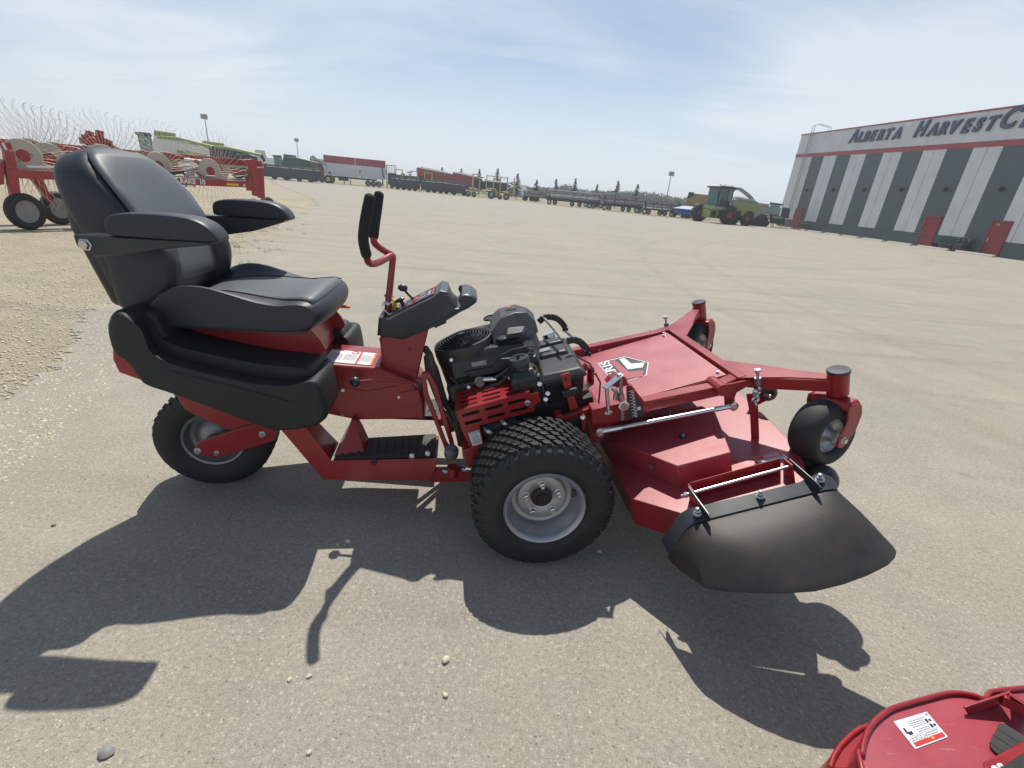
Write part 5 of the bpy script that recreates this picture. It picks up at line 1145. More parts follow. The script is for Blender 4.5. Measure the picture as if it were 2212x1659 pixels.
# ten raking wheels: disc, hub and curled wire tines
def tine_mb(c, r, seed):
    mb = MB(); rr = random.Random(seed); n = 40
    for k in range(n):
        a = 2*math.pi*k/n + rr.uniform(-.02, .02); q = rr.uniform(-.02, .02)
        def pt(rad, aa, y): return Vector((c[0]+rad*math.cos(aa), c[1]+y, c[2]+rad*math.sin(aa)))
        mb.tube([pt(r*.22, a, 0), pt(r*.52, a+.08, -.01), pt(r*.78, a+.20, -.02+q), pt(r*.87, a+.255, -.03+q), pt(r*.94, a+.25, -.03+q), pt(r*1.0, a+.19, -.03+q)], [.0036, .0036, .0034, .0030, .0028, .0026], 4)
    return mb
wheels = [('L', 300, 590, .1), ('L', 640, 630, .3), ('L', 1350, 640, .2), ('M', 230, 722, .2), ('M', 900, 792, .1)]
k_ = 0
for row in (0, 1):
    for win, px, py, off in wheels:
        if row: px += 110; py -= 22; off += 1.0
        p = rp(win, px, py, off); r = .98
        dsc = MB().lathe([(.04, -.012), (.29, -.012), (.30, 0), (.29, .012), (.04, .012)], p, (.06, -1, .03), 36, closed=True).build('rake_wheel', M['disc'], rake, smooth=40)
        tine_mb(p, r, k_).build('tines', M['tine'], dsc, smooth=60, kind='stuff')
        MB().lathe([(.105, -.02), (.11, .02), (.09, .03), (.04, .05), (0, .05)], p, (.06, -1, .03), 18).build('hub', M['bred'], dsc)
        MB().tube([p+Vector((0, .03, 0)), p+Vector((-.12, .1, .12)), p+Vector((-.28, .12, .22))], .045, 6).build('wheel_arm', M['bred'], dsc)
        k_ += 1
for q0, q1, off, r, mt in (((545, 800), (320, 815), .0, .045, 'bdark'), ((550, 790), (745, 740), .0, .035, 'bgrey'), ((560, 640), (790, 665), .4, .04, 'bwhite'), ((690, 835), (560, 830), -.02, .05, 'bgrey'), ((970, 860), (840, 850), -.05, .018, 'bgrey')):
    MB().cyl(rp('M', *q0, off), rp('M', *q1, off), r, 12).build('hydraulic_ram', M[mt], rake)
MB().cyl(rp('L', 210, 680, .1), rp('L', 430, 585, .1), .03, 10).build('hydraulic_ram', M['bgrey'], rake)
MB().cyl(rp('L', 340, 735, -.1), rp('L', 740, 740, -.1), .022, 10).build('hydraulic_ram', M['zinc'], rake)
MB().tube([rp('M', 690, 800, -.08), rp('M', 830, 865, -.08), rp('M', 1000, 905, -.08), rp('M', 1210, 900, -.08), rp('M', 1390, 900, -.08), rp('M', 1395, 830, -.08), rp('M', 1430, 815, -.08)], .012, 6).build('hose', M['mat'], rake)
for px, py, w_, h_, rr_ in ((1150, 350, .10, .25, 20), (1190, 390, .25, .18, -15), (1290, 360, .10, .30, 10), (1250, 430, .55, .12, 5), (1340, 400, .28, .12, 20), (1150, 340, .22, .06, 0)):
    p = rp('L', px, py, .5); MB().box(p, (w_, .16, h_), Matrix.Rotation(R(rr_), 3, 'Y')).build('mast_bracket', M['bred'], rake, bevel=.01)
for k in range(3):
    p = rp('M', 585+k*50, 980, -.06); MB().lathe([(.028, 0), (.028, .02), (.012, .02)], p, (0, -1, 0), 12).build('valve', M['zinc'] if k == 1 else M['rimdark'], rake)

# ================================================================ FAR MACHINES
def span(pxa, pxb, da, db, py=400):
    """a machine standing between two sight lines: base point, heading and length"""
    A = az(pxa, py, da); B = az(pxb, py, db); d = B-A
    return A, math.atan2(d.y, d.x), d.length
def fbox(parent, nm, m_, c, d, bev=.03, **k): return MB().box(c, d, **k).build(nm, M[m_], parent, bevel=bev)
def fprism(parent, nm, m_, poly, y0, y1, bev=.03): return MB().prism(poly, y0, y1).build(nm, M[m_], parent, bevel=bev)
def fwheel(parent, x, y, r, w_, rm='rimdark', ax=(0, -1, 0), rr=.55): return plain_wheel(parent, Vector((x, y, r)), r, w_, ax, M[rm], 'wheel', rr, 24)

def combine(nm, label, pxa, pxb, d, group=None, body='bgreen', shell=None, header=True, da=None, roof='bdark', trim='byellow', H=3.9, flip=False, stripe=True):
    A, rz, L_ = span(pxa, pxb, da or d, d); t = thing(nm, label, 'combine', A, rz, group)
    # cab at the left end (x small) unless flipped
    s = L_/8.6
    def X(x): return (8.6-x)*s if flip else x*s
    def P(pts): return [(X(x), z*H/3.9) for x, z in pts]
    shell = shell or body
    fprism(t, 'body', shell, P([(1.5, 1.3), (1.5, 2.7), (2.0, 3.45), (5.6, 3.3), (8.1, 2.7), (8.2, 1.6), (6.5, 1.0), (3.0, .9)]), -1.3, 1.3, .06)
    fprism(t, 'side_panel', body, P([(4.2, 1.4), (4.2, 2.4), (7.7, 2.2), (7.9, 1.4)]), -1.40, -1.30, .04)
    if stripe: fprism(t, 'stripe', trim, P([(1.6, 1.62), (1.6, 1.72), (8.1, 1.50), (8.1, 1.40)]), -1.42, -1.40, .005)
    cb = fprism(t, 'cab', 'glass', P([(.2, 1.5), (.05, 3.3), (1.5, 3.35), (1.5, 1.5)]), -1.0, 1.0, .04)
    fprism(cb, 'cab_roof', roof, P([(-.15, 3.35), (-.1, 3.55), (1.5, 3.6), (1.6, 3.35)]), -1.1, 1.1, .05)
    for x in (.12, .75, 1.48): fprism(cb, 'pillar', roof, P([(x, 1.5), (x, 3.35), (x+.09, 3.35), (x+.09, 1.5)]), -1.03, -.98, .0)
    fprism(t, 'grain_tank', body, P([(1.9, 3.3), (2.0, 3.85), (4.4, 3.8), (4.4, 3.3)]), -1.15, 1.15, .04)
    MB().tube([Vector((X(2.3), -1.25, 3.3*H/3.9)), Vector((X(4.5), -1.45, 3.35*H/3.9)), Vector((X(8.6), -1.5, 2.95*H/3.9))], .16, 10).build('unloading_auger', M[body], t)
    MB().tube([Vector((X(8.55), -1.5, 2.97*H/3.9)), Vector((X(8.95), -1.5, 2.35*H/3.9))], .17, 10).build('auger_boot', M['bdark'], t)
    for y in (-1.35, 1.35): fwheel(t, X(2.2), y, .92, .6, 'byellow' if body == 'bgreen' else 'rimred'); fwheel(t, X(6.9), y*.9, .6, .4, 'byellow' if body == 'bgreen' else 'rimred')
    fbox(t, 'feeder_house', body, (X(.2), 0, 1.0), (1.6*s, 1.2, .6))
    fbox(t, 'axle', 'bdark', (X(4.4), 0, .9), (5.5*s, .5, .3))
    fbox(t, 'ladder', 'bdark', (X(1.6), -1.25, 1.0), (.12, .15, 1.3))
    return t
# three lime machines beyond the rake
combine('combine', 'lime and white combine behind the rake tines, its cab nearest the mast bracket', 318, 470, 62, 'combines parked across the lot', body='blime', shell='bwhite', stripe=False, H=4.0)
combine('combine', 'lime combine whose long unloading spout ends above the green combine', 415, 570, 66, 'combines parked across the lot', body='blime', shell='bdark', stripe=False, H=3.7)
combine('combine', 'lime and dark combine seen low between the rake legs', 505, 555, 74, 'combines parked across the lot', body='blime', shell='bdark', stripe=False, H=3.0)
combine('combine', 'dark green combine with a small glass cab parked behind the long grey roller header', 597, 690, 92, 'combines parked across the lot', body='bgreen', H=3.9)
def drum_header(label, pxa, pxb, d, H=1.9, draw=False, cover='bgreen', drape='bslate', wh=4, r=.42, dd=0):
    A, rz, L_ = span(pxa, pxb, d, d+dd); t = thing('header', label, 'header', A, rz, 'grain headers in the far row')
    MB().loft([[(x, -.75, .35), (x, .5, .35), (x, .6, H*.75), (x, .0, H*.95), (x, -.65, H*.8), (x, -.85, H*.5)] for x in (0, L_*.02, L_*.98, L_)]).build('drape', M[drape], t, smooth=30, bevel=.03)
    fbox(t, 'top_beam', cover, (L_/2, .1, H*.95), (L_*.99, .5, .22)); fbox(t, 'light_edge', 'bslate', (L_/2, -.50, H*.86), (L_*.98, .28, .05), 0, rot=Matrix.Rotation(R(25), 3, 'X'))
    for k in range(3): fbox(t, 'end_plate', 'bdark', (L_*k/2, -.1, H*.52), (.14, 1.5, H*.85))
    for k in range(5): fbox(t, 'knuckle', cover, (L_*(.1+.2*k), -.1, H*1.02), (.25, .6, .18))
    for k in range(wh): fwheel(t, L_*(.22+.62*k/(max(1, wh-1))), -.6 if k % 2 == 0 else .3, r, .3, 'bdark')
    return t
drum_header('long dark grey roller header with green top in front of the green combine', 566, 693, 88, 2.1)
drum_header('green draped header left of the middle one, before the yellow frames', 846, 906, 90, 2.0)
drum_header('middle green header of the three dark drums ahead of the red grain cart', 911, 975, 88, 2.0)
drum_header('short green header at the right end, beside the yellow harrow', 974, 1008, 84, 1.9, wh=2)
# red combine rear and green tractor wheel beside the trailer
A, rz, L_ = span(676, 703, 100, 100); t = thing('harvester', 'red harvester with dark hood squeezed between green combine and white trailer', 'combine', A, rz)
fprism(t, 'body', 'bred', [(0, 1.3), (.1, 3.2), (L_*.7, 3.1), (L_, 2.4), (L_, 1.1), (.3, 1.0)], -1.2, 1.2); fprism(t, 'hood', 'bdark', [(L_*.45, 3.1), (L_*.75, 3.12), (L_*1.05, 2.0), (L_*.8, 2.1)], -1.25, 1.25)
fprism(t, 'stripe', 'bwhite', [(.1, 1.95), (.1, 2.05), (L_*.6, 2.0), (L_*.6, 1.9)], -1.23, -1.21, 0)
for x, r in ((.5, .75), (L_*.75, .6)):
    for y in (-1.1, 1.1): fwheel(t, x, y, r, .45)
A, rz, L_ = span(703, 716, 94, 94); t = thing('parked_tractor', 'green tractor wheel with yellow hub in front of the white trailer front', 'tractor', A, rz)
fbox(t, 'frame', 'bgreen', (L_*.5, .3, .7), (1.2, .6, .3)); fwheel(t, L_*.5, -.2, .68, .45, 'yellow', rr=.5); fwheel(t, L_*.5+.5, 1.2, .68, .45, 'yellow', rr=.5)
# silage trailer
A, rz, L_ = span(702, 834, 97, 97); t = thing('semi_trailer', 'long white trailer with dark red upper side boards, parked across the lot', 'trailer', A, rz)
fbox(t, 'box', 'bwhite', (L_/2, 1.2, 2.35), (L_, 2.4, 2.0), .02)
for k in range(6): fbox(t, 'side_board', 'bred', (L_*(k+.5)/6, 1.2, 3.95), (L_/6-.05, 2.5, 1.18), .01)
for k in range(22): fbox(t, 'side_rib', 'bwhite', (L_*(k+.5)/22, -.02, 2.35), (.07, .07, 1.95), .0)
for k in range(9): fbox(t, 'reflector', 'bred', (L_*(.08+k*.105), -.03, 1.42), (.35, .03, .06), 0)
fprism(t, 'emblem', 'decalred', [(L_*.56, 2.25), (L_*.57, 2.75), (L_*.575, 2.45), (L_*.585, 2.8), (L_*.583, 2.3), (L_*.572, 2.1)], -.07, -.05, 0)
fbox(t, 'chassis', 'bdark', (L_*.45, 1.2, 1.15), (L_*.8, 1.1, .28)); fbox(t, 'side_box', 'bdark', (L_*.30, .3, .95), (L_*.16, .6, .75))
for x in (.31, .41): fbox(t, 'landing_leg', 'bdark', (L_*x, .3, .45), (.14, .2, .9), 0)
for x in (.70, .79, .88): 
    for y in (.15, 2.2): fwheel(t, L_*x, y, .5, .3, 'bgrey')
fprism(t, 'tarp_arm', 'bdark', [(L_*.955, 1.6), (L_*.93, 3.3), (L_*.945, 3.3), (L_*.97, 1.6)], -.12, -.06, 0); fprism(t, 'tarp_arm', 'bdark', [(L_*.05, 2.6), (L_*.01, 3.2), (L_*.02, 3.25), (L_*.065, 2.6)], -.12, -.06, 0)
fbox(t, 'mud_flap', 'bdark', (L_*.09, -.05, 1.75), (.5, .05, .25), 0, rot=Matrix.Rotation(R(25), 3, 'Y'))
# dark rack with upright bars
A, rz, L_ = span(836, 856, 95, 95); t = thing('bale_rack', 'dark blue upright bar rack standing right of the white trailer', 'rack', A, rz)
for k in range(7): fbox(t, 'bar', 'bdark', (L_*k/6, 0, 2.75), (.07, .07, 2.2), 0)
for z in (1.65, 3.85): fbox(t, 'rail', 'bdark', (L_/2, 0, z), (L_, .09, .10), 0)
fbox(t, 'panel', 'bslate', (L_*.55, .3, 1.6), (L_*.9, .5, 2.0), .02); fbox(t, 'post', 'bdark', (0, 0, 1.9), (.16, .16, 3.8), 0)
# yellow framed harrows
def harrow(label, pxa, pxb, d, H, big):
    A, rz, L_ = span(pxa, pxb, d, d); t = thing('field_harrow', label, 'harrow', A, rz, 'yellow harrows with upright frames')
    n = 7 if big else 6
    for row, y in ((0, 0.0), (1, 1.6)):
        for k in range(n):
            x = L_*(.12+.86*k/(n-1)); fbox(t, 'upright', 'byellow', (x, y, H*.60), (.14, .14, H*.78), 0)
        for k in range(0, n-1, 2):
            x0, x1 = L_*(.12+.86*k/(n-1)), L_*(.12+.86*(k+1)/(n-1)); fbox(t, 'top_rail', 'byellow', ((x0+x1)/2, y, H*(.985-.01*k)), (x1-x0+.1, .12, .10), 0)
    r = random.Random(int(pxa))
    mb = MB()
    for k in range(60 if big else 46):
        x = L_*r.uniform(.14, .98); mb.box((x, r.choice((0, .4, 1.2, 1.6)), H*r.uniform(.35, .92)), (r.uniform(.05, .5), .06, r.uniform(.05, .22)))
    mb.build('spring_tines', M['bdark'], t, smooth=0, kind='stuff')
    fbox(t, 'panel', 'bslate', (L_*.5, .9, H*.55), (L_*.7, .05, H*.35), 0)
    for z in (.62, .95): fbox(t, 'frame_beam', 'byellow', (L_*.5, -.3, z), (L_*.96, .16, .13), 0)
    if big:
        MB().tube([(L_*.40, -.8, .7), (L_*.40, -.8, 1.35), (L_*.44, -.8, 1.5), (L_*.58, -.8, 1.5), (L_*.62, -.8, 1.35), (L_*.62, -.8, .6)], .08, 8).build('hoop', M['byellow'], t)
        for x, y, r_ in ((.04, -.2, .45), (.16, -.6, .40), (.52, -1.1, .62), (.50, .8, .45), (.83, -.8, .52), (.70, 1.0, .4)): fwheel(t, L_*x, y, r_, .32, 'bgrey')
        fbox(t, 'drawbar', 'byellow', (L_*.06, -.6, .9), (L_*.16, .5, .2)); fbox(t, 'hydraulic_block', 'bgrey', (L_*.12, -.5, 1.35), (L_*.16, .3, .18))
    else:
        fbox(t, 'hydraulic_block', 'bgrey', (L_*.10, -.5, 1.2), (L_*.16, .2, .14))
        for x in (.05, .2, .35): fwheel(t, L_*x, -.3, .38, .3, 'bgrey')
    return t
harrow('yellow upright harrow frames behind the green headers, left of the red grain carts', 842, 935, 97, 3.4, False)
harrow('tall yellow harrow frames with a hoop, on wheels, right of the dark drum headers', 1008, 1113, 82, 3.5, True)
# red grain carts
def cart(label, pxa, pxb, d, H, tarp='bdark'):
    A, rz, L_ = span(pxa, pxb, d, d); t = thing('grain_cart', label, 'grain cart', A, rz, 'red grain carts')
    MB().loft([[(L_*.06, -.9, 1.5), (L_*.75, -.9, 1.2), (L_*.75, .9, 1.2), (L_*.06, .9, 1.5)], [(-.1, -1.6, H*.80), (L_*.98, -1.6, H*.62), (L_*.98, 1.6, H*.62), (-.1, 1.6, H*.80)], [(0, -1.6, H*.95), (L_, -1.6, H*.77), (L_, 1.6, H*.77), (0, 1.6, H*.95)]]).build('hopper', M['bred'], t, bevel=.04)
    MB().loft([[(x, -1.62, z), (x, -.9, z+.25*f), (x, 0, z+.34*f), (x, .9, z+.25*f), (x, 1.62, z), (x, 1.62, z-.14), (x, -1.62, z-.14)] for x, z, f in ((0, H*.95, .5), (L_*.3, H*.91, 1), (L_*.7, H*.84, 1), (L_, H*.78, .4))]).build('tarp', M[tarp], t, smooth=60)
    for k in range(9): fbox(t, 'side_rib', 'bred', (L_*(.08+k*.105), -1.64, H*.74-.02*k), (.08, .1, H*.22), 0)
    MB().tube([(L_*.55, -1.5, 1.3), (L_*.75, -1.9, H*.5), (L_*1.02, -2.0, H*.52)], .22, 10).build('unloading_auger', M['bred'], t)
    fbox(t, 'chassis', 'bred', (L_*.45, 0, .95), (L_*.85, .9, .3))
    for y in (-1.4, 1.4): fwheel(t, L_*.45, y, .85, .6)
    return t
cart('long red grain cart with black tarp behind the middle green header', 901, 985, 104, 4.3)
cart('red grain cart with dark bowed tarp, next to the tall yellow harrow', 978, 1040, 98, 3.9)
cart('red cart partly hidden behind the tall yellow harrow frames', 1048, 1100, 100, 3.0)
# dark swather headers on transport wheels
def swather(label, pxa, pxb, d, H, rails=True, seed=1, rim='bwhite', reelm='bgrey'):
    A, rz, L_ = span(pxa, pxb, d, d); t = thing('swather_header', label, 'header', A, rz, 'dark headers on transport wheels')
    MB().loft([[(x, -.9, .62), (x, .7, .62), (x, .8, H*.62), (x, -.6, H*.55), (x, -1.0, .8)] for x in (0, L_)]).build('table', M['bdark'], t, bevel=.03)
    fbox(t, 'frame_beam', 'bdark', (L_*.5, -.95, .72), (L_*1.0, .14, .16), 0); fbox(t, 'bar', 'bgrey', (L_*.42, -1.05, H*.50), (L_*.70, .06, .07), 0)
    n = 5
    for k in range(n):
        x = L_*(.03+.94*k/(n-1)); mb = MB(); r = H*.22
        mb.tube([(x, -.3+r*math.cos(a), H*.74+r*math.sin(a)) for a in [2*math.pi*j/12 for j in range(12)]], .045, 5, closed=True)
        mb.build('reel_ring', M[reelm], t, smooth=60)
    for j in range(6):
        a = 2*math.pi*j/6+.3; r = H*.22; mb = MB().cyl((0, -.3+r*math.cos(a), H*.74+r*math.sin(a)), (L_*.97, -.3+r*math.cos(a), H*.74+r*math.sin(a)), .045, 6)
        mb.build('reel_bat', M[reelm if j % 2 else 'bdark'], t)
    MB().cyl((0, -.3, H*.74), (L_, -.3, H*.74), .08, 8).build('reel_shaft', M['bdark'], t)
    r_ = random.Random(seed); mb = MB()
    for k in range(70):
        a = r_.uniform(0, 6.28); r = H*.22; mb.box((L_*r_.random(), -.3+r*math.cos(a), H*.74+r*math.sin(a)), (.03, .04, .22))
    mb.build('reel_tines', M['bdark'], t, smooth=0, kind='stuff')
    for k in range(4): fbox(t, 'arm', 'bdark', (L_*(.05+.3*k), .1, H*.86), (.12, 1.1, .14), 0)
    for x, y in ((.06, -.9), (.16, .4), (.48, .6), (.80, -.9), (.87, -.5), (.62, .8)): fwheel(t, L_*x, y, .36, .22, rim, rr=.6)
    MB().cyl((L_*.9, -1.0, .45), (L_*1.12, -1.4, .12), .05, 6).build('drawbar', M['bdark'], t)
    return t
swather('small dark header with tan knuckle left of the long silver reel', 1133, 1168, 92, 1.8, seed=2, rim='bdark', reelm='bdark')
swather('long header with silver grey reel and white wheels, nearest of the dark row', 1184, 1303, 79, 2.25, seed=3, reelm='reelgrey')
swather('low dark header at the end of the silver reel, before the tree line', 1268, 1312, 86, 1.9, seed=7, reelm='bdark')
swather('dark header with black reel, second to the right of the silver reel', 1308, 1404, 76, 2.25, seed=4, reelm='bdark')
swather('dark header with black reel next to the blue header', 1398, 1480, 73, 2.0, seed=5, reelm='bdark')
A, rz, L_ = span(1477, 1516, 72, 70); t = thing('header', 'blue header with pale top sheet beside the dark reels', 'header', A, rz, 'grain headers in the far row')
MB().loft([[(x, -.9, .5), (x, .7, .5), (x, .8, 1.2), (x, -.6, 1.2), (x, -1.0, .8)] for x in (0, L_)]).build('drape', M['bblue'], t, bevel=.04)
MB().loft([[(x, -1.0, 1.12), (x, .85, 1.5), (x, .85, 1.56), (x, -1.0, 1.2)] for x in (0, L_)]).build('top_sheet', M['bbluetop'], t)
fbox(t, 'skid', 'bdark', (L_*.5, 0, .3), (L_*.3, 1, .5)); fbox(t, 'side_frame', 'bdark', (-.2, 0, .75), (.5, 1.6, .7))
A, rz, L_ = span(1487, 1530, 80, 80); t = thing('combine', 'gold combine body with dark hood left of the lime forage harvester', 'combine', A, rz)
fprism(t, 'body', 'bgold', [(0, 1.4), (.3, 2.5), (.9, 2.9), (1.2, 3.35), (L_+1, 3.3), (L_+1, 1.2), (1.6, 1.2)], -1.3, 1.3); fprism(t, 'hood', 'bdark', [(.2, 2.6), (.3, 3.5), (1.1, 3.5), (1.2, 3.0), (.9, 2.8)], -1.2, 1.2)
fprism(t, 'emblem', 'bwhite', [(L_*.55, 1.9), (L_*.62, 2.15), (L_*.66, 2.0), (L_*.72, 2.2), (L_*.8, 1.9)], -1.34, -1.31, 0); fbox(t, 'underbody', 'bdark', (L_*.6, 0, .9), (L_, 1.8, .8))
fwheel(t, L_*.7, -1.1, .75, .5); fwheel(t, L_*.1, -1.1, .5, .4)
# ---- forage harvester
A, rz, L_ = span(1521, 1620, 62, 66, 470); fh = thing('forage_harvester', 'lime green forage harvester with glass cab, red hubs and curved spout, left of the building', 'forage harvester', A, rz)
s = L_/6.6
def FX(pts): return [(x*s, z) for x, z in pts]
bd = fprism(fh, 'body', 'blime', FX([(2.4, 1.5), (2.5, 2.3), (3.6, 2.62), (6.4, 2.50), (6.55, 1.75), (5.2, 1.35), (4.2, .9), (3.9, 1.6)]), -1.35, 1.35, .10)
fprism(bd, 'grey_panel', 'bgrey', FX([(2.45, 1.7), (2.6, 2.7), (3.4, 2.85), (5.6, 2.8), (6.3, 2.55), (3.9, 2.6), (3.6, 1.75)]), -1.28, 1.28, .05)
fprism(fh, 'engine_deck', 'bgrey', FX([(2.7, 2.6), (2.9, 3.0), (5.6, 2.9), (6.2, 2.5)]), -1.0, 1.0, .08)
fprism(fh, 'fender_band', 'bgrey', FX([(.2, 1.50), (.2, 1.75), (3.5, 1.78), (3.6, 1.55)]), -1.45, -1.25, .02); fprism(fh, 'fender', 'blime', FX([(.1, 1.45), (.15, 1.85), (1.5, 1.8), (1.5, 1.4)]), -1.2, 1.2, .04)
text_on('side_lettering', 'CLAAS', .22, (.95*s, -1.455, 1.55), (1, 0, 0), (0, 0, 1), M['decalred'], fh, ext=.003, offset=.006)
text_on('side_lettering', 'CLAAS', .22, (3.1*s, -1.285, 2.63), (1, 0, 0), (0, 0, 1), M['decalred'], fh, ext=.003, offset=.006)
cb = fprism(fh, 'cab', 'glass', FX([(.55, 1.85), (.5, 3.75), (2.45, 3.80), (2.5, 1.85)]), -.95, .95, .05)
fprism(cb, 'cab_roof', 'bdark', FX([(.25, 3.75), (.35, 3.95), (2.7, 3.98), (2.65, 3.75)]), -1.15, 1.15, .05); fprism(cb, 'roof_top', 'bwhite', FX([(.45, 3.95), (.55, 4.03), (2.3, 4.05), (2.4, 3.96)]), -1.0, 1.0, .02)
for x in (.52, 1.75, 2.4): fprism(cb, 'pillar', 'bdark', FX([(x, 1.85), (x, 3.75), (x+.10, 3.75), (x+.10, 1.85)]), -.99, -.94, 0)
fprism(cb, 'cab_interior', 'bdark', FX([(.9, 1.9), (.95, 2.6), (1.3, 2.9), (1.4, 2.5), (2.2, 2.5), (2.3, 1.9)]), -.97, .6, 0)
for x in (.6, 1.2, 2.2): fbox(cb, 'beacon', 'orange', (x*s, -.8, 4.08), (.12, .12, .12), .02)
MB().tube([(.35*s, -1.2, 3.7), (.1*s, -1.35, 3.4), (.12*s, -1.35, 2.8), (.45*s, -1.2, 2.4)], .03, 6).build('mirror_arm', M['bdark'], fh); fbox(fh, 'mirror', 'bdark', (.22*s, -1.35, 3.1), (.12, .2, .5), .02)
for y in (-1.25, -.9): MB().tube([(2.2*s, y, 1.9), (2.2*s, y, 2.5), (2.9*s, y, 3.0), (4.0*s, y, 3.05)], .035, 6).build('handrail', M['bwhite'], fh)
sp_ = FX([(2.55, 3.05), (2.9, 3.55), (3.4, 3.88), (4.0, 3.9), (4.7, 3.65), (5.5, 3.3), (6.1, 3.0), (6.55, 2.6), (6.75, 2.2), (6.7, 1.7)])
rings = []
for i, (x, z) in enumerate(sp_):
    a = Vector(sp_[max(0, i-1)]); b = Vector(sp_[min(len(sp_)-1, i+1)]); d = (b-a).normalized(); nn = Vector((-d.y, d.x))*.15
    rings.append([(x-nn.x, -.18, z-nn.y), (x+nn.x, -.18, z+nn.y), (x+nn.x, .18, z+nn.y), (x-nn.x, .18, z-nn.y)])
MB().loft(rings).build('discharge_spout', M['bgrey'], fh, bevel=.02)
fprism(fh, 'front_hitch', 'blime', FX([(.0, .5), (.05, 1.4), (1.3, 1.5), (1.5, .6)]), -.7, .7, .04); fprism(fh, 'feed_roll', 'bdark', FX([(.25, .6), (.28, 1.25), (.9, 1.25), (.9, .6)]), -.76, -.70, .01)
fprism(fh, 'undercarriage', 'bdark', FX([(1.2, .6), (1.6, 1.55), (4.3, 1.5), (5.6, 1.3), (5.6, .7), (2.0, .5)]), -.9, .9, .03)
for x, y, r, ww in ((.1, 1.25, .95, .75), (2.35, -1.2, .98, .75), (5.15, -1.15, .80, .55), (5.15, 1.15, .80, .55)):
    wv_ = fwheel(fh, x*s, y, r, ww, 'rimred', rr=.45)
    mb = MB()
    for k in range(22):
        a = 2*math.pi*k/22
        for sd2, o_ in ((-1, 0), (1, .14)): mb.box((x*s+(r+.01)*math.cos(a+o_), y+sd2*ww*.24, r+(r+.01)*math.sin(a+o_)), (.07, ww*.5, .11), Matrix.Rotation(-(a+o_), 3, 'Y'))
    mb.build('tread_lugs', M['rubber'], wv_, smooth=0)
A, rz, L_ = span(1618, 1692, 70, 70, 480); t = thing('combine', 'grey and lime tracked combine between the forage harvester and the building', 'combine', A, rz)
fprism(t, 'body', 'bgrey', [(0, .9), (-.2, 2.7), (L_*.45, 2.6), (L_*.48, 1.6), (L_*.3, 1.3), (.4, 1.0)], -1.3, 1.3); fprism(t, 'body_flank', 'blime', [(-.1, 1.0), (-.3, 2.6), (.4, 2.65), (.2, 1.2)], -1.34, -1.28)
cb = fprism(t, 'cab', 'glass', [(L_*.48, 1.5), (L_*.50, 2.7), (L_*.78, 2.65), (L_*.80, 1.5)], -1.0, 1.0); fprism(cb, 'cab_roof', 'bdark', [(L_*.46, 2.65), (L_*.47, 2.85), (L_*.86, 2.75), (L_*.86, 2.6)], -1.1, 1.1)
fprism(t, 'front_frame', 'bdark', [(L_*.6, .5), (L_*.55, 1.5), (L_*1.0, 1.3), (L_*1.05, .4)], -1.1, 1.1); fbox(t, 'platform', 'blime', (L_*.80, -1.2, 1.2), (L_*.3, .3, .22)); fprism(t, 'track', 'rubber', [(.2, .0), (.1, .4), (L_*.28, 1.4), (L_*.45, 1.35), (L_*.62, .4), (L_*.55, 0)], -1.45, -.9, .1)
for x in (.12, .38): fwheel(t, L_*x, -1.30, .42, .34, 'rimred', rr=.7)
fprism(t, 'header_end', 'bdark', [(L_*.88, 1.3), (L_*.86, 2.4), (L_*1.08, 2.35), (L_*1.1, 1.2)], -.9, .9)
text_on('side_lettering', 'CLAAS', .24, (.9, -1.325, 2.25), (1, 0, 0), (0, 0, 1), M['decalred'], t, ext=.003, offset=.006)

# ================================================================ BUILDING
BX = 34.5
bld = thing('warehouse', 'big metal-clad hall with white and slate stripes and a lettered white fascia', 'building', (BX, 0, 0))
def roof(y): return 11.35 + (69.3-y)*-.0385
def band(y): return 9.02 + (69.3-y)*-.0355
Y1 = 69.3; Y0 = 18.0; D = 30
MB().add([(.06, Y0, -.05), (.06, Y1, -.05), (.06, Y1, roof(Y1)-.02), (.06, Y0, roof(Y0)-.02), (D, Y0, -.05), (D, Y1, -.05), (D, Y1, roof(Y1)-.02), (D, Y0, roof(Y0)-.02)],
         [(0, 1, 2, 3), (4, 5, 6, 7), (0, 1, 5, 4), (2, 3, 7, 6), (1, 2, 6, 5), (0, 3, 7, 4)]).build('wall', M['wallwhite'], bld, smooth=0)
ys = [69.3, 65.3]; st = 2.57
while ys[-1] > Y0+st: ys.append(ys[-1]-st)
ys.append(Y0)
for i in range(len(ys)-1):
    a, b = ys[i], ys[i+1]; white = i % 2 == 0
    segs = [(a, (a+b)/2+.02), ((a+b)/2-.02, b)] if white else [(a, b)]
    for p, q in segs:
        MB().slab([(.0, p-.012, 1.08), (.0, q+.012, 1.08), (.0, q+.012, band(q)-.40), (.0, p-.012, band(p)-.40)], (.05, 0, 0)).build('wall_panel', M['wallwhite' if white else 'walldark'], bld, smooth=0)
    MB().slab([(-.01, a-.01, .0), (-.01, b+.01, .0), (-.01, b+.01, 1.07), (-.01, a-.01, 1.07)], (.06, 0, 0)).build('base_panel', M['walldark'], bld, smooth=0)
    MB().slab([(.0, a-.012, band(a)+.0), (.0, b+.012, band(b)+.0), (.0, b+.012, roof(b)-.13), (.0, a-.012, roof(a)-.13)], (.05, 0, 0)).build('fascia_panel', M['wallwhite'], bld, smooth=0)
MB().slab([(-.03, Y0, band(Y0)-.41), (-.03, Y1+.02, band(Y1)-.41), (-.03, Y1+.02, band(Y1)), (-.03, Y0, band(Y0))], (.085, 0, 0)).build('red_band', M['wallred'], bld, smooth=0)
MB().slab([(-.06, Y0, roof(Y0)-.13), (-.06, Y1+.05, roof(Y1)-.13), (-.06, Y1+.05, roof(Y1)), (-.06, Y0, roof(Y0))], (.3, 0, 0)).build('roof_trim', M['wallred'], bld, smooth=0)
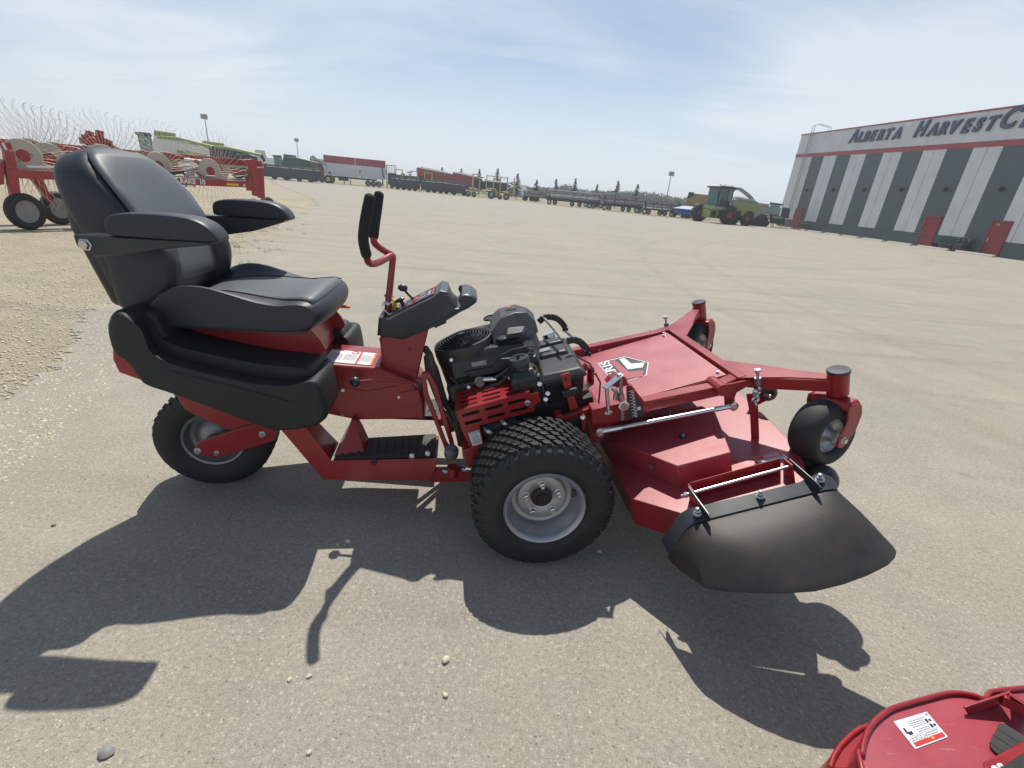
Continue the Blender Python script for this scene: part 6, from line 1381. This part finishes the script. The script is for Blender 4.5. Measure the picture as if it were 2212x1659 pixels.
for (ya, yb2, num) in ((65.3, 63.6, ''), (43.85, 42.45, ''), (37.6, 36.25, '14')):
    dr = MB().slab([(-.05, ya, .08), (-.05, yb2, .08), (-.05, yb2, 2.36), (-.05, ya, 2.36)], (.10, 0, 0)).build('door', M['doorred'], bld, smooth=0, bevel=.005)
    fr = MB(); fr.box((-.03, ya+.05, 1.2), (.10, .08, 2.45)); fr.box((-.03, yb2-.05, 1.2), (.10, .08, 2.45)); fr.box((-.03, (ya+yb2)/2, 2.42), (.10, ya-yb2+.18, .10)); fr.build('door_frame', M['doorred'], dr, smooth=0)
    MB().box((-.09, ya-.16, 1.12), (.05, .06, .30)).build('handle', M['zinc'], dr)
    if num: text_on('door_number', num, .26, (-.062, ya-.25, 2.10), (0, -1, 0), (0, 0, 1), M['bwhite'], dr, ext=.003)
# lettering: small capitals, every letter its own part
yp = 58.6
def lt(chs, ypos, big, small, z0):
    for i, c in enumerate(chs):
        sz = big if i == 0 else small
        me = text_mesh(c, sz, .07, shear=.28, offset=.055); wd = max(v.co.x for v in me.vertices)
        z = z0 + (58.6-ypos)*-.0375
        Mx = Matrix(((0, 0, -1, -.10), (-1, 0, 0, ypos), (0, 1, 0, z), (0, 0, 0, 1)))
        me.transform(Mx); me.materials.clear(); me.materials.append(M['letter'])
        o = bpy.data.objects.new('letter', me); COL.objects.link(o); o.parent = bld
        ypos -= wd + .17
    return ypos
yp = lt('ALBERTA', 58.55, 1.72, 1.32, 9.42); 
yp = lt('HARVEST', 49.15, 1.72, 1.32, 9.42)
yp = lt('CENTRE', 40.75, 1.85, 1.35, 9.45)
for yl in (64.0, 58.6, 53.3, 48.1, 43.1, 38.2, 33.0, 27.9):
    p = MB(); p.box((-.18, yl, 4.62), (.30, .24, .34), taper=.7).build('wall_lamp', M['ink'], bld, bevel=.02)
ldr = MB()
for y in (66.0, 66.5): ldr.box((-.35, y, 6.1), (.06, .05, 10.6))
o = ldr.build('ladder_rail', M['steel'], bld, smooth=0, kind=None)
ldr = [None]
for k in range(34): MB().box((-.35, 66.25, 1.0+k*.31), (.04, .46, .035)).build('ladder_rung', M['steel'], bld, smooth=0)
for y in (66.0, 66.5): MB().tube([(-.35, y, 11.3), (-.35, y, 12.0), (.2, y-.1, 12.15), (1.6, y-.1, 11.9), (1.6, y-.1, 11.1)], .035, 6).build('ladder_handrail', M['steel'], bld)
# kerb stops along the wall
sy = [(67.7, 65.2), (64.9, 62.4), (61.9, 59.4), (59.0, 56.2), (55.5, 53.0), (52.5, 50.0), (49.3, 46.5), (45.9, 43.1), (42.4, 39.3), (38.6, 35.4)]
names_ = ['farthest concrete wheel stop, by the tracked combine', 'concrete wheel stop in front of the yellow guard rails', 'concrete wheel stop at the foot of the first red door',
          'concrete wheel stop just right of the picnic bench', 'concrete wheel stop below the third white stripe', 'concrete wheel stop below the wide slate stripe left of centre',
          'concrete wheel stop left of the middle red door', 'concrete wheel stop in front of the middle red door', 'concrete wheel stop beside the dark bench', 'nearest concrete wheel stop, under the red door numbered 14']
stop0 = None
for i, (a, b) in enumerate(sy):
    l_ = a-b
    if stop0 is None: 
        stop0 = MB().loft([[(-.14, 0, 0), (.14, 0, 0), (.10, 0, .15), (-.10, 0, .15)], [(-.14, 1, 0), (.14, 1, 0), (.10, 1, .15), (-.10, 1, .15)]]).build('wheel_stop', M['conc'], None, bevel=.015); o = stop0
    else: o = stop0.copy(); COL.objects.link(o)
    o.location = (BX-1.05-.012*(b-40), b, 0); o.scale = (1, l_, 1); tag(o, names_[i], 'wheel stop', 'concrete wheel stops along the wall')
# yellow guard rails
def guard(label, y0, x0, x1):
    t = thing('guard_rail', label, 'guard rail', (x0, y0, 0), 0, 'yellow guard rails by the building corner')
    L_ = x1-x0
    for x in (0, L_): fbox(t, 'post', 'yellow', (x, 0, .62), (.13, .13, 1.24), .01)
    for z in (1.16, .60): fbox(t, 'rail', 'yellow', (L_/2, -.01, z), (L_, .10, .12), .01)
guard('yellow steel guard rail farther from the building corner', 66.6, 31.35, 32.45); guard('yellow steel guard rail nearer to the building ladder', 64.6, 31.75, 32.8)
# picnic bench, dark bench and box by the wall
t = thing('picnic_bench', 'small brown picnic table right of the first red door', 'picnic table', (33.9, 61.6, 0), R(90))
M['wood'] = mat('weathered_wood', (.16, .12, .06), .8)
for k in range(4): fbox(t, 'table_board', 'wood', (0, -.3+.2*k, .78), (1.8, .17, .04), 0)
for y in (-.75, .75): fbox(t, 'seat_board', 'wood', (0, y, .46), (1.8, .26, .04), 0)
for x in (-.7, .7):
    for sgn in (-1, 1): MB().tube([(x, sgn*.2, .76), (x, sgn*.7, 0)], .05, 4).build('leg', M['wood'], t)
    fbox(t, 'cross_piece', 'wood', (x, 0, .44), (.05, 1.6, .09), 0)
t = thing('bench', 'dark green slatted bench right of the middle red door', 'bench', (34.0, 40.6, 0), R(90))
M['benchg'] = mat('bench_green', (.03, .07, .045), .6)
for k in range(3): fbox(t, 'seat_slat', 'benchg', (0, -.2+.17*k, .45), (2.0, .14, .04), 0)
for k in range(3): fbox(t, 'back_slat', 'benchg', (0, -.33, .62+.17*k), (2.0, .04, .13), 0)
for x in (-.85, .85): fbox(t, 'leg', 'bdark', (x, -.05, .22), (.08, .5, .44), 0)
t = thing('planter', 'dark bushy shrub box between the bench and the door numbered 14', 'planter', (34.0, 38.9, 0))
fbox(t, 'box', 'bdark', (0, 0, .3), (.7, .8, .6), .02)
def leaves(nm, parent, m_, blobs, n, s, seed, kind=None):
    r = random.Random(seed); mb = MB(); tot = sum(b[1]**2 for b in blobs)
    for c, rad, sq in blobs:
        for _ in range(int(n*rad**2/tot)):
            d = Vector((r.gauss(0, 1), r.gauss(0, 1), r.gauss(0, 1))).normalized()*rad*(r.random()**.4); d.z *= sq
            p = Vector(c)+d; u = Vector((r.gauss(0, 1), r.gauss(0, 1), r.gauss(0, 1))).normalized(); v = u.orthogonal().normalized(); q = s*r.uniform(.6, 1.4)
            mb.add([p-u*q, p+v*q*.6, p+u*q, p-v*q*.6], [(0, 1, 2, 3)])
    return mb.build(nm, m_, parent, smooth=0, kind=kind, recalc=False)
leaves('foliage', t, M['needle'], [((0, 0, .85), .45, .8)], 160, .09, 1)

# ================================================================ LIGHT POLES
def pole(label, px, py, d, k=1):
    A = az(px, py, d); top = hz(px, py, A); t = thing('light_pole', label, 'light pole', A, 0, 'tall lot lights')
    MB().lathe([(.11, 0), (.05, top)], (0, 0, 0), (0, 0, 1), 8).build('mast', M['steel'], t)
    MB().box((0, 0, .35), (.6, .6, .8)).build('base', M['conc'], t, bevel=.03)
    MB().box((0, -.1, top+.1), (.75, .4, .62)).build('lamp_head', M['bgrey'], t, bevel=.03)
pole('tallest lot light on the left, above the rake tines', 442, 254, 85)
pole('middle lot light, standing behind the dark green combine', 641, 304, 112)
pole('right lot light between the dark headers and the forage harvester', 1450, 377, 84)
# ================================================================ TREES
def spruce(label, px, py, d, seed, dens=1.0):
    A = az(px, py, d); H = hz(px, py, A); t = thing('spruce_tree', label, 'spruce', A, seed, 'young spruces in a row beyond the lot')
    MB().lathe([(.10, 0), (.02, H)], (0, 0, 0), (0, 0, 1), 6).build('trunk', M['bark'], t)
    r = random.Random(seed); mb = MB(); n = int(H*3.4)
    for k in range(n):
        f = (k+.5)/n; z = H*(.14+.86*f); L_ = (H*.23+.30)*(1-f)**.85+.08; 
        for j in range(int(8*dens)):
            a = r.uniform(0, 6.28); l2 = L_*r.uniform(.35, 1.15); zz = z+r.uniform(-.1, .1); dx, dy = math.cos(a), math.sin(a)
            for q in range(4):
                f0 = q/4; c = Vector((dx*l2*(f0+.18), dy*l2*(f0+.18), zz-.22*l2*(f0)+.03)); w_ = .24*(1-f0*.5); e = l2*.20
                mb.add([c-Vector((dx, dy, 0))*e+Vector((-dy, dx, 0))*w_, c-Vector((dx, dy, 0))*e-Vector((-dy, dx, .0))*w_-Vector((0, 0, .12)), c+Vector((dx, dy, -.2))*e-Vector((-dy, dx, 0))*w_*.5, c+Vector((dx, dy, -.2))*e+Vector((-dy, dx, 0))*w_*.6+Vector((0, 0, .06))], [(0, 1, 2, 3)])
    mb.build('crown', M['needle'], t, smooth=0, recalc=False)
sps = [(955, 362, 'short spruce tip rising over the red grain cart'), (997, 364, 'thin pale spruce above the bowed dark tarp'), (1036, 366, 'dark narrow spruce at the left edge of the tall yellow harrow'),
       (1076, 364, 'broad spruce rising through the middle of the tall yellow harrow'), (1119, 375, 'dark spruce at the right end of the tall yellow harrow'), (1160, 388, 'spruce over the small dark header'),
       (1202, 387, 'spruce above the left end of the silver reel'), (1244, 386, 'tall dark spruce above the middle of the silver reel'), (1291, 398, 'bushy-topped short spruce right of the silver reel'),
       (1336, 391, 'tiered spruce over the second dark header'), (1379, 398, 'rightmost spruce of the row'), (912, 360, 'leafy pale spruce beside the first yellow frames')]
for i, (px, py, lb) in enumerate(sps): spruce(lb, px, py, 112 if px < 1100 else 100, i+1, .7 if i in (1, 11) else 1.0)
def bush(label, px, py, d, w_, seed, cat='tree'):
    A = az(px, py, d); H = hz(px, py, A); t = thing('broadleaf_tree', label, cat, A)
    MB().lathe([(.2, 0), (.08, H*.7)], (0, 0, 0), (0, 0, 1), 6).build('trunk', M['bark'], t)
    r = random.Random(seed); bl = [((r.uniform(-w_, w_)*.6, r.uniform(-1, 1), H*r.uniform(.45, .85)), w_*r.uniform(.3, .5), 1.0) for _ in range(9)]
    leaves('crown', t, M['leaf'], bl, 900, .16, seed)
bush('bushy green tree above the gap before the white trailer', 684, 336, 125, 1.9, 3); bush('small round tree behind the end of the white trailer', 826, 357, 120, .8, 4)
# far wood: one mass nobody could count
r = random.Random(9); bl = []
topl = [(1105, 412), (1134, 405), (1180, 410), (1223, 403), (1250, 412), (1296, 416), (1350, 417), (1410, 419), (1440, 427), (1475, 431), (1530, 436), (1600, 440), (1700, 452), (1760, 458)]
for (a, b) in zip(topl, topl[1:]):
    n = int((b[0]-a[0])/3.2)
    for k in range(n):
        f = k/n; px = a[0]+(b[0]-a[0])*f; py = a[1]+(b[1]-a[1])*f+r.uniform(-2.0, 2.5)
        A = az(px, py, 165+r.uniform(-6, 14)); H = max(2.0, hz(px, py, A))*1.06; rad = r.uniform(1.0, 1.7)
        for z in (H-rad*1.1, H*.45, .9): bl.append(((A.x, A.y+r.uniform(-2, 2), z), rad*1.25, 1.15))
leaves('far_wood', None, M['leaf2'], bl, 62000, .30, 5, kind='stuff')
# low houses on the horizon
for nm, lb, pa, pb, d, h0, h1, wm in (('farmhouse', 'grey gabled roof between the lime spout and the green combine', 556, 583, 130, 2.4, 5.2, 'bgrey'), ('farmhouse', 'pale roofed shed left of the green combine cab', 576, 604, 120, 2.0, 3.6, 'bwhite'), ('farmhouse', 'low white house right of the tall yellow harrow', 1112, 1140, 135, 1.6, 3.2, 'bwhite')):
    A, rz, L_ = span(pa, pb, d, d); t = thing(nm, lb, 'house', A, rz, 'low houses on the horizon')
    MB().box((L_/2, 3, h0/2), (L_, 6, h0)).build('wall', M[wm], t, smooth=0)
    MB().add([(-.3, -.4, h0), (L_+.3, -.4, h0), (L_+.3, 6.4, h0), (-.3, 6.4, h0), (-.3+L_*.25, 3, h1), (L_*.75+.3, 3, h1)], [(0, 1, 5, 4), (2, 3, 4, 5), (1, 2, 5), (3, 0, 4), (3, 2, 1, 0)]).build('roof', M['roof'], t, smooth=0)

# ================================================================ SMALL DETAILS
r = random.Random(21)
for a, b, f in (((-.94, -.331, .300), (-.50, -.331, .318), CM), ((-.715, -.107, .655), (-.745, -.107, .835), CM), ((.60, -.4065, .500), (.90, -.4065, .480), FM)):
    a, b = Vector(a), Vector(b); pth = [a.lerp(b, k/16)+Vector((0, r.uniform(-.0006, .0006), r.uniform(-.0008, .0008))) for k in range(17)]
    f().tube(pth, [.0022+.0010*(k % 2) for k in range(17)], 6).build('weld_bead', M['red'], mower, smooth=60)
for pts, rad in (([(-.27, -.165, .79), (-.22, -.18, .70), (-.12, -.20, .66), (.0, -.24, .70), (.06, -.25, .74)], .0035), ([(.10, -.17, .78), (.13, -.24, .76), (.135, -.31, .70), (.13, -.34, .60)], .004),
                 ([(.33, -.20, .74), (.38, -.24, .70), (.40, -.30, .62), (.36, -.36, .54)], .0045), ([(-.02, -.17, .83), (.05, -.19, .85), (.12, -.17, .84), (.17, -.10, .80)], .0035), ([(-.30, -.10, .66), (-.33, -.16, .60), (-.32, -.22, .52), (-.30, -.26, .44)], .006)):
    FM().tube(pts, rad, 6).build('wire', M['mat'], mower, smooth=60)
for p in ((-.20, -.185, .69), (-.05, -.225, .685), (.132, -.28, .73), (.39, -.27, .66)):
    FM().box(p, (.012, .012, .010)).build('clip', M['zinc'], mower)
FM().slab([(-.155, -.1700, .835), (-.085, -.1715, .829), (-.085, -.1715, .806), (-.155, -.1700, .812)], (0, -.001, 0)).build('engine_label', M['inkgrey'], mower, smooth=0)
FM().slab([(.175, -.050, .7385+.009), (.235, -.050, .7375+.009), (.235, -.010, .7375+.009), (.175, -.010, .7385+.009)], (0, 0, .0008)).build('battery_label', M['inkgrey'], mower, smooth=0)
# dry weeds and grass tufts along the gravel edge
mb = MB(); r = random.Random(33)
for k in range(46):
    y = r.uniform(7.5, 16); x = -5.0-.42*(y-8)+r.gauss(0, .5) if y > 8 else -5+r.gauss(0, .3)
    for j in range(14):
        a = r.uniform(0, 6.28); h = r.uniform(.02, .07); q = Vector((x+r.gauss(0, .05), y+r.gauss(0, .05), 0)); d = Vector((math.cos(a), math.sin(a), 0))
        mb.add([q-d*.003, q+d*.003, q+Vector((math.cos(a*3)*h*.5, math.sin(a*3)*h*.5, h))], [(0, 1, 2)])
mb.build('weed_tufts', M['leaf'], smooth=0, kind='stuff', recalc=False)
# thin summer haze round the whole yard
hm = bpy.data.materials.new('haze'); hm.use_nodes = True; hn = hm.node_tree.nodes; hl = hm.node_tree.links
hn.remove(hn['Principled BSDF']); pv = hn.new('ShaderNodeVolumePrincipled'); pv.inputs['Color'].default_value = (.86, .92, 1, 1); pv.inputs['Density'].default_value = .0012; pv.inputs['Anisotropy'].default_value = .35
hl.new(pv.outputs[0], hn['Material Output'].inputs['Volume'])
hb_ = MB().box((0, 740, 6.5), (1900, 1600, 15.2)).build('haze', hm, smooth=0, kind='stuff')
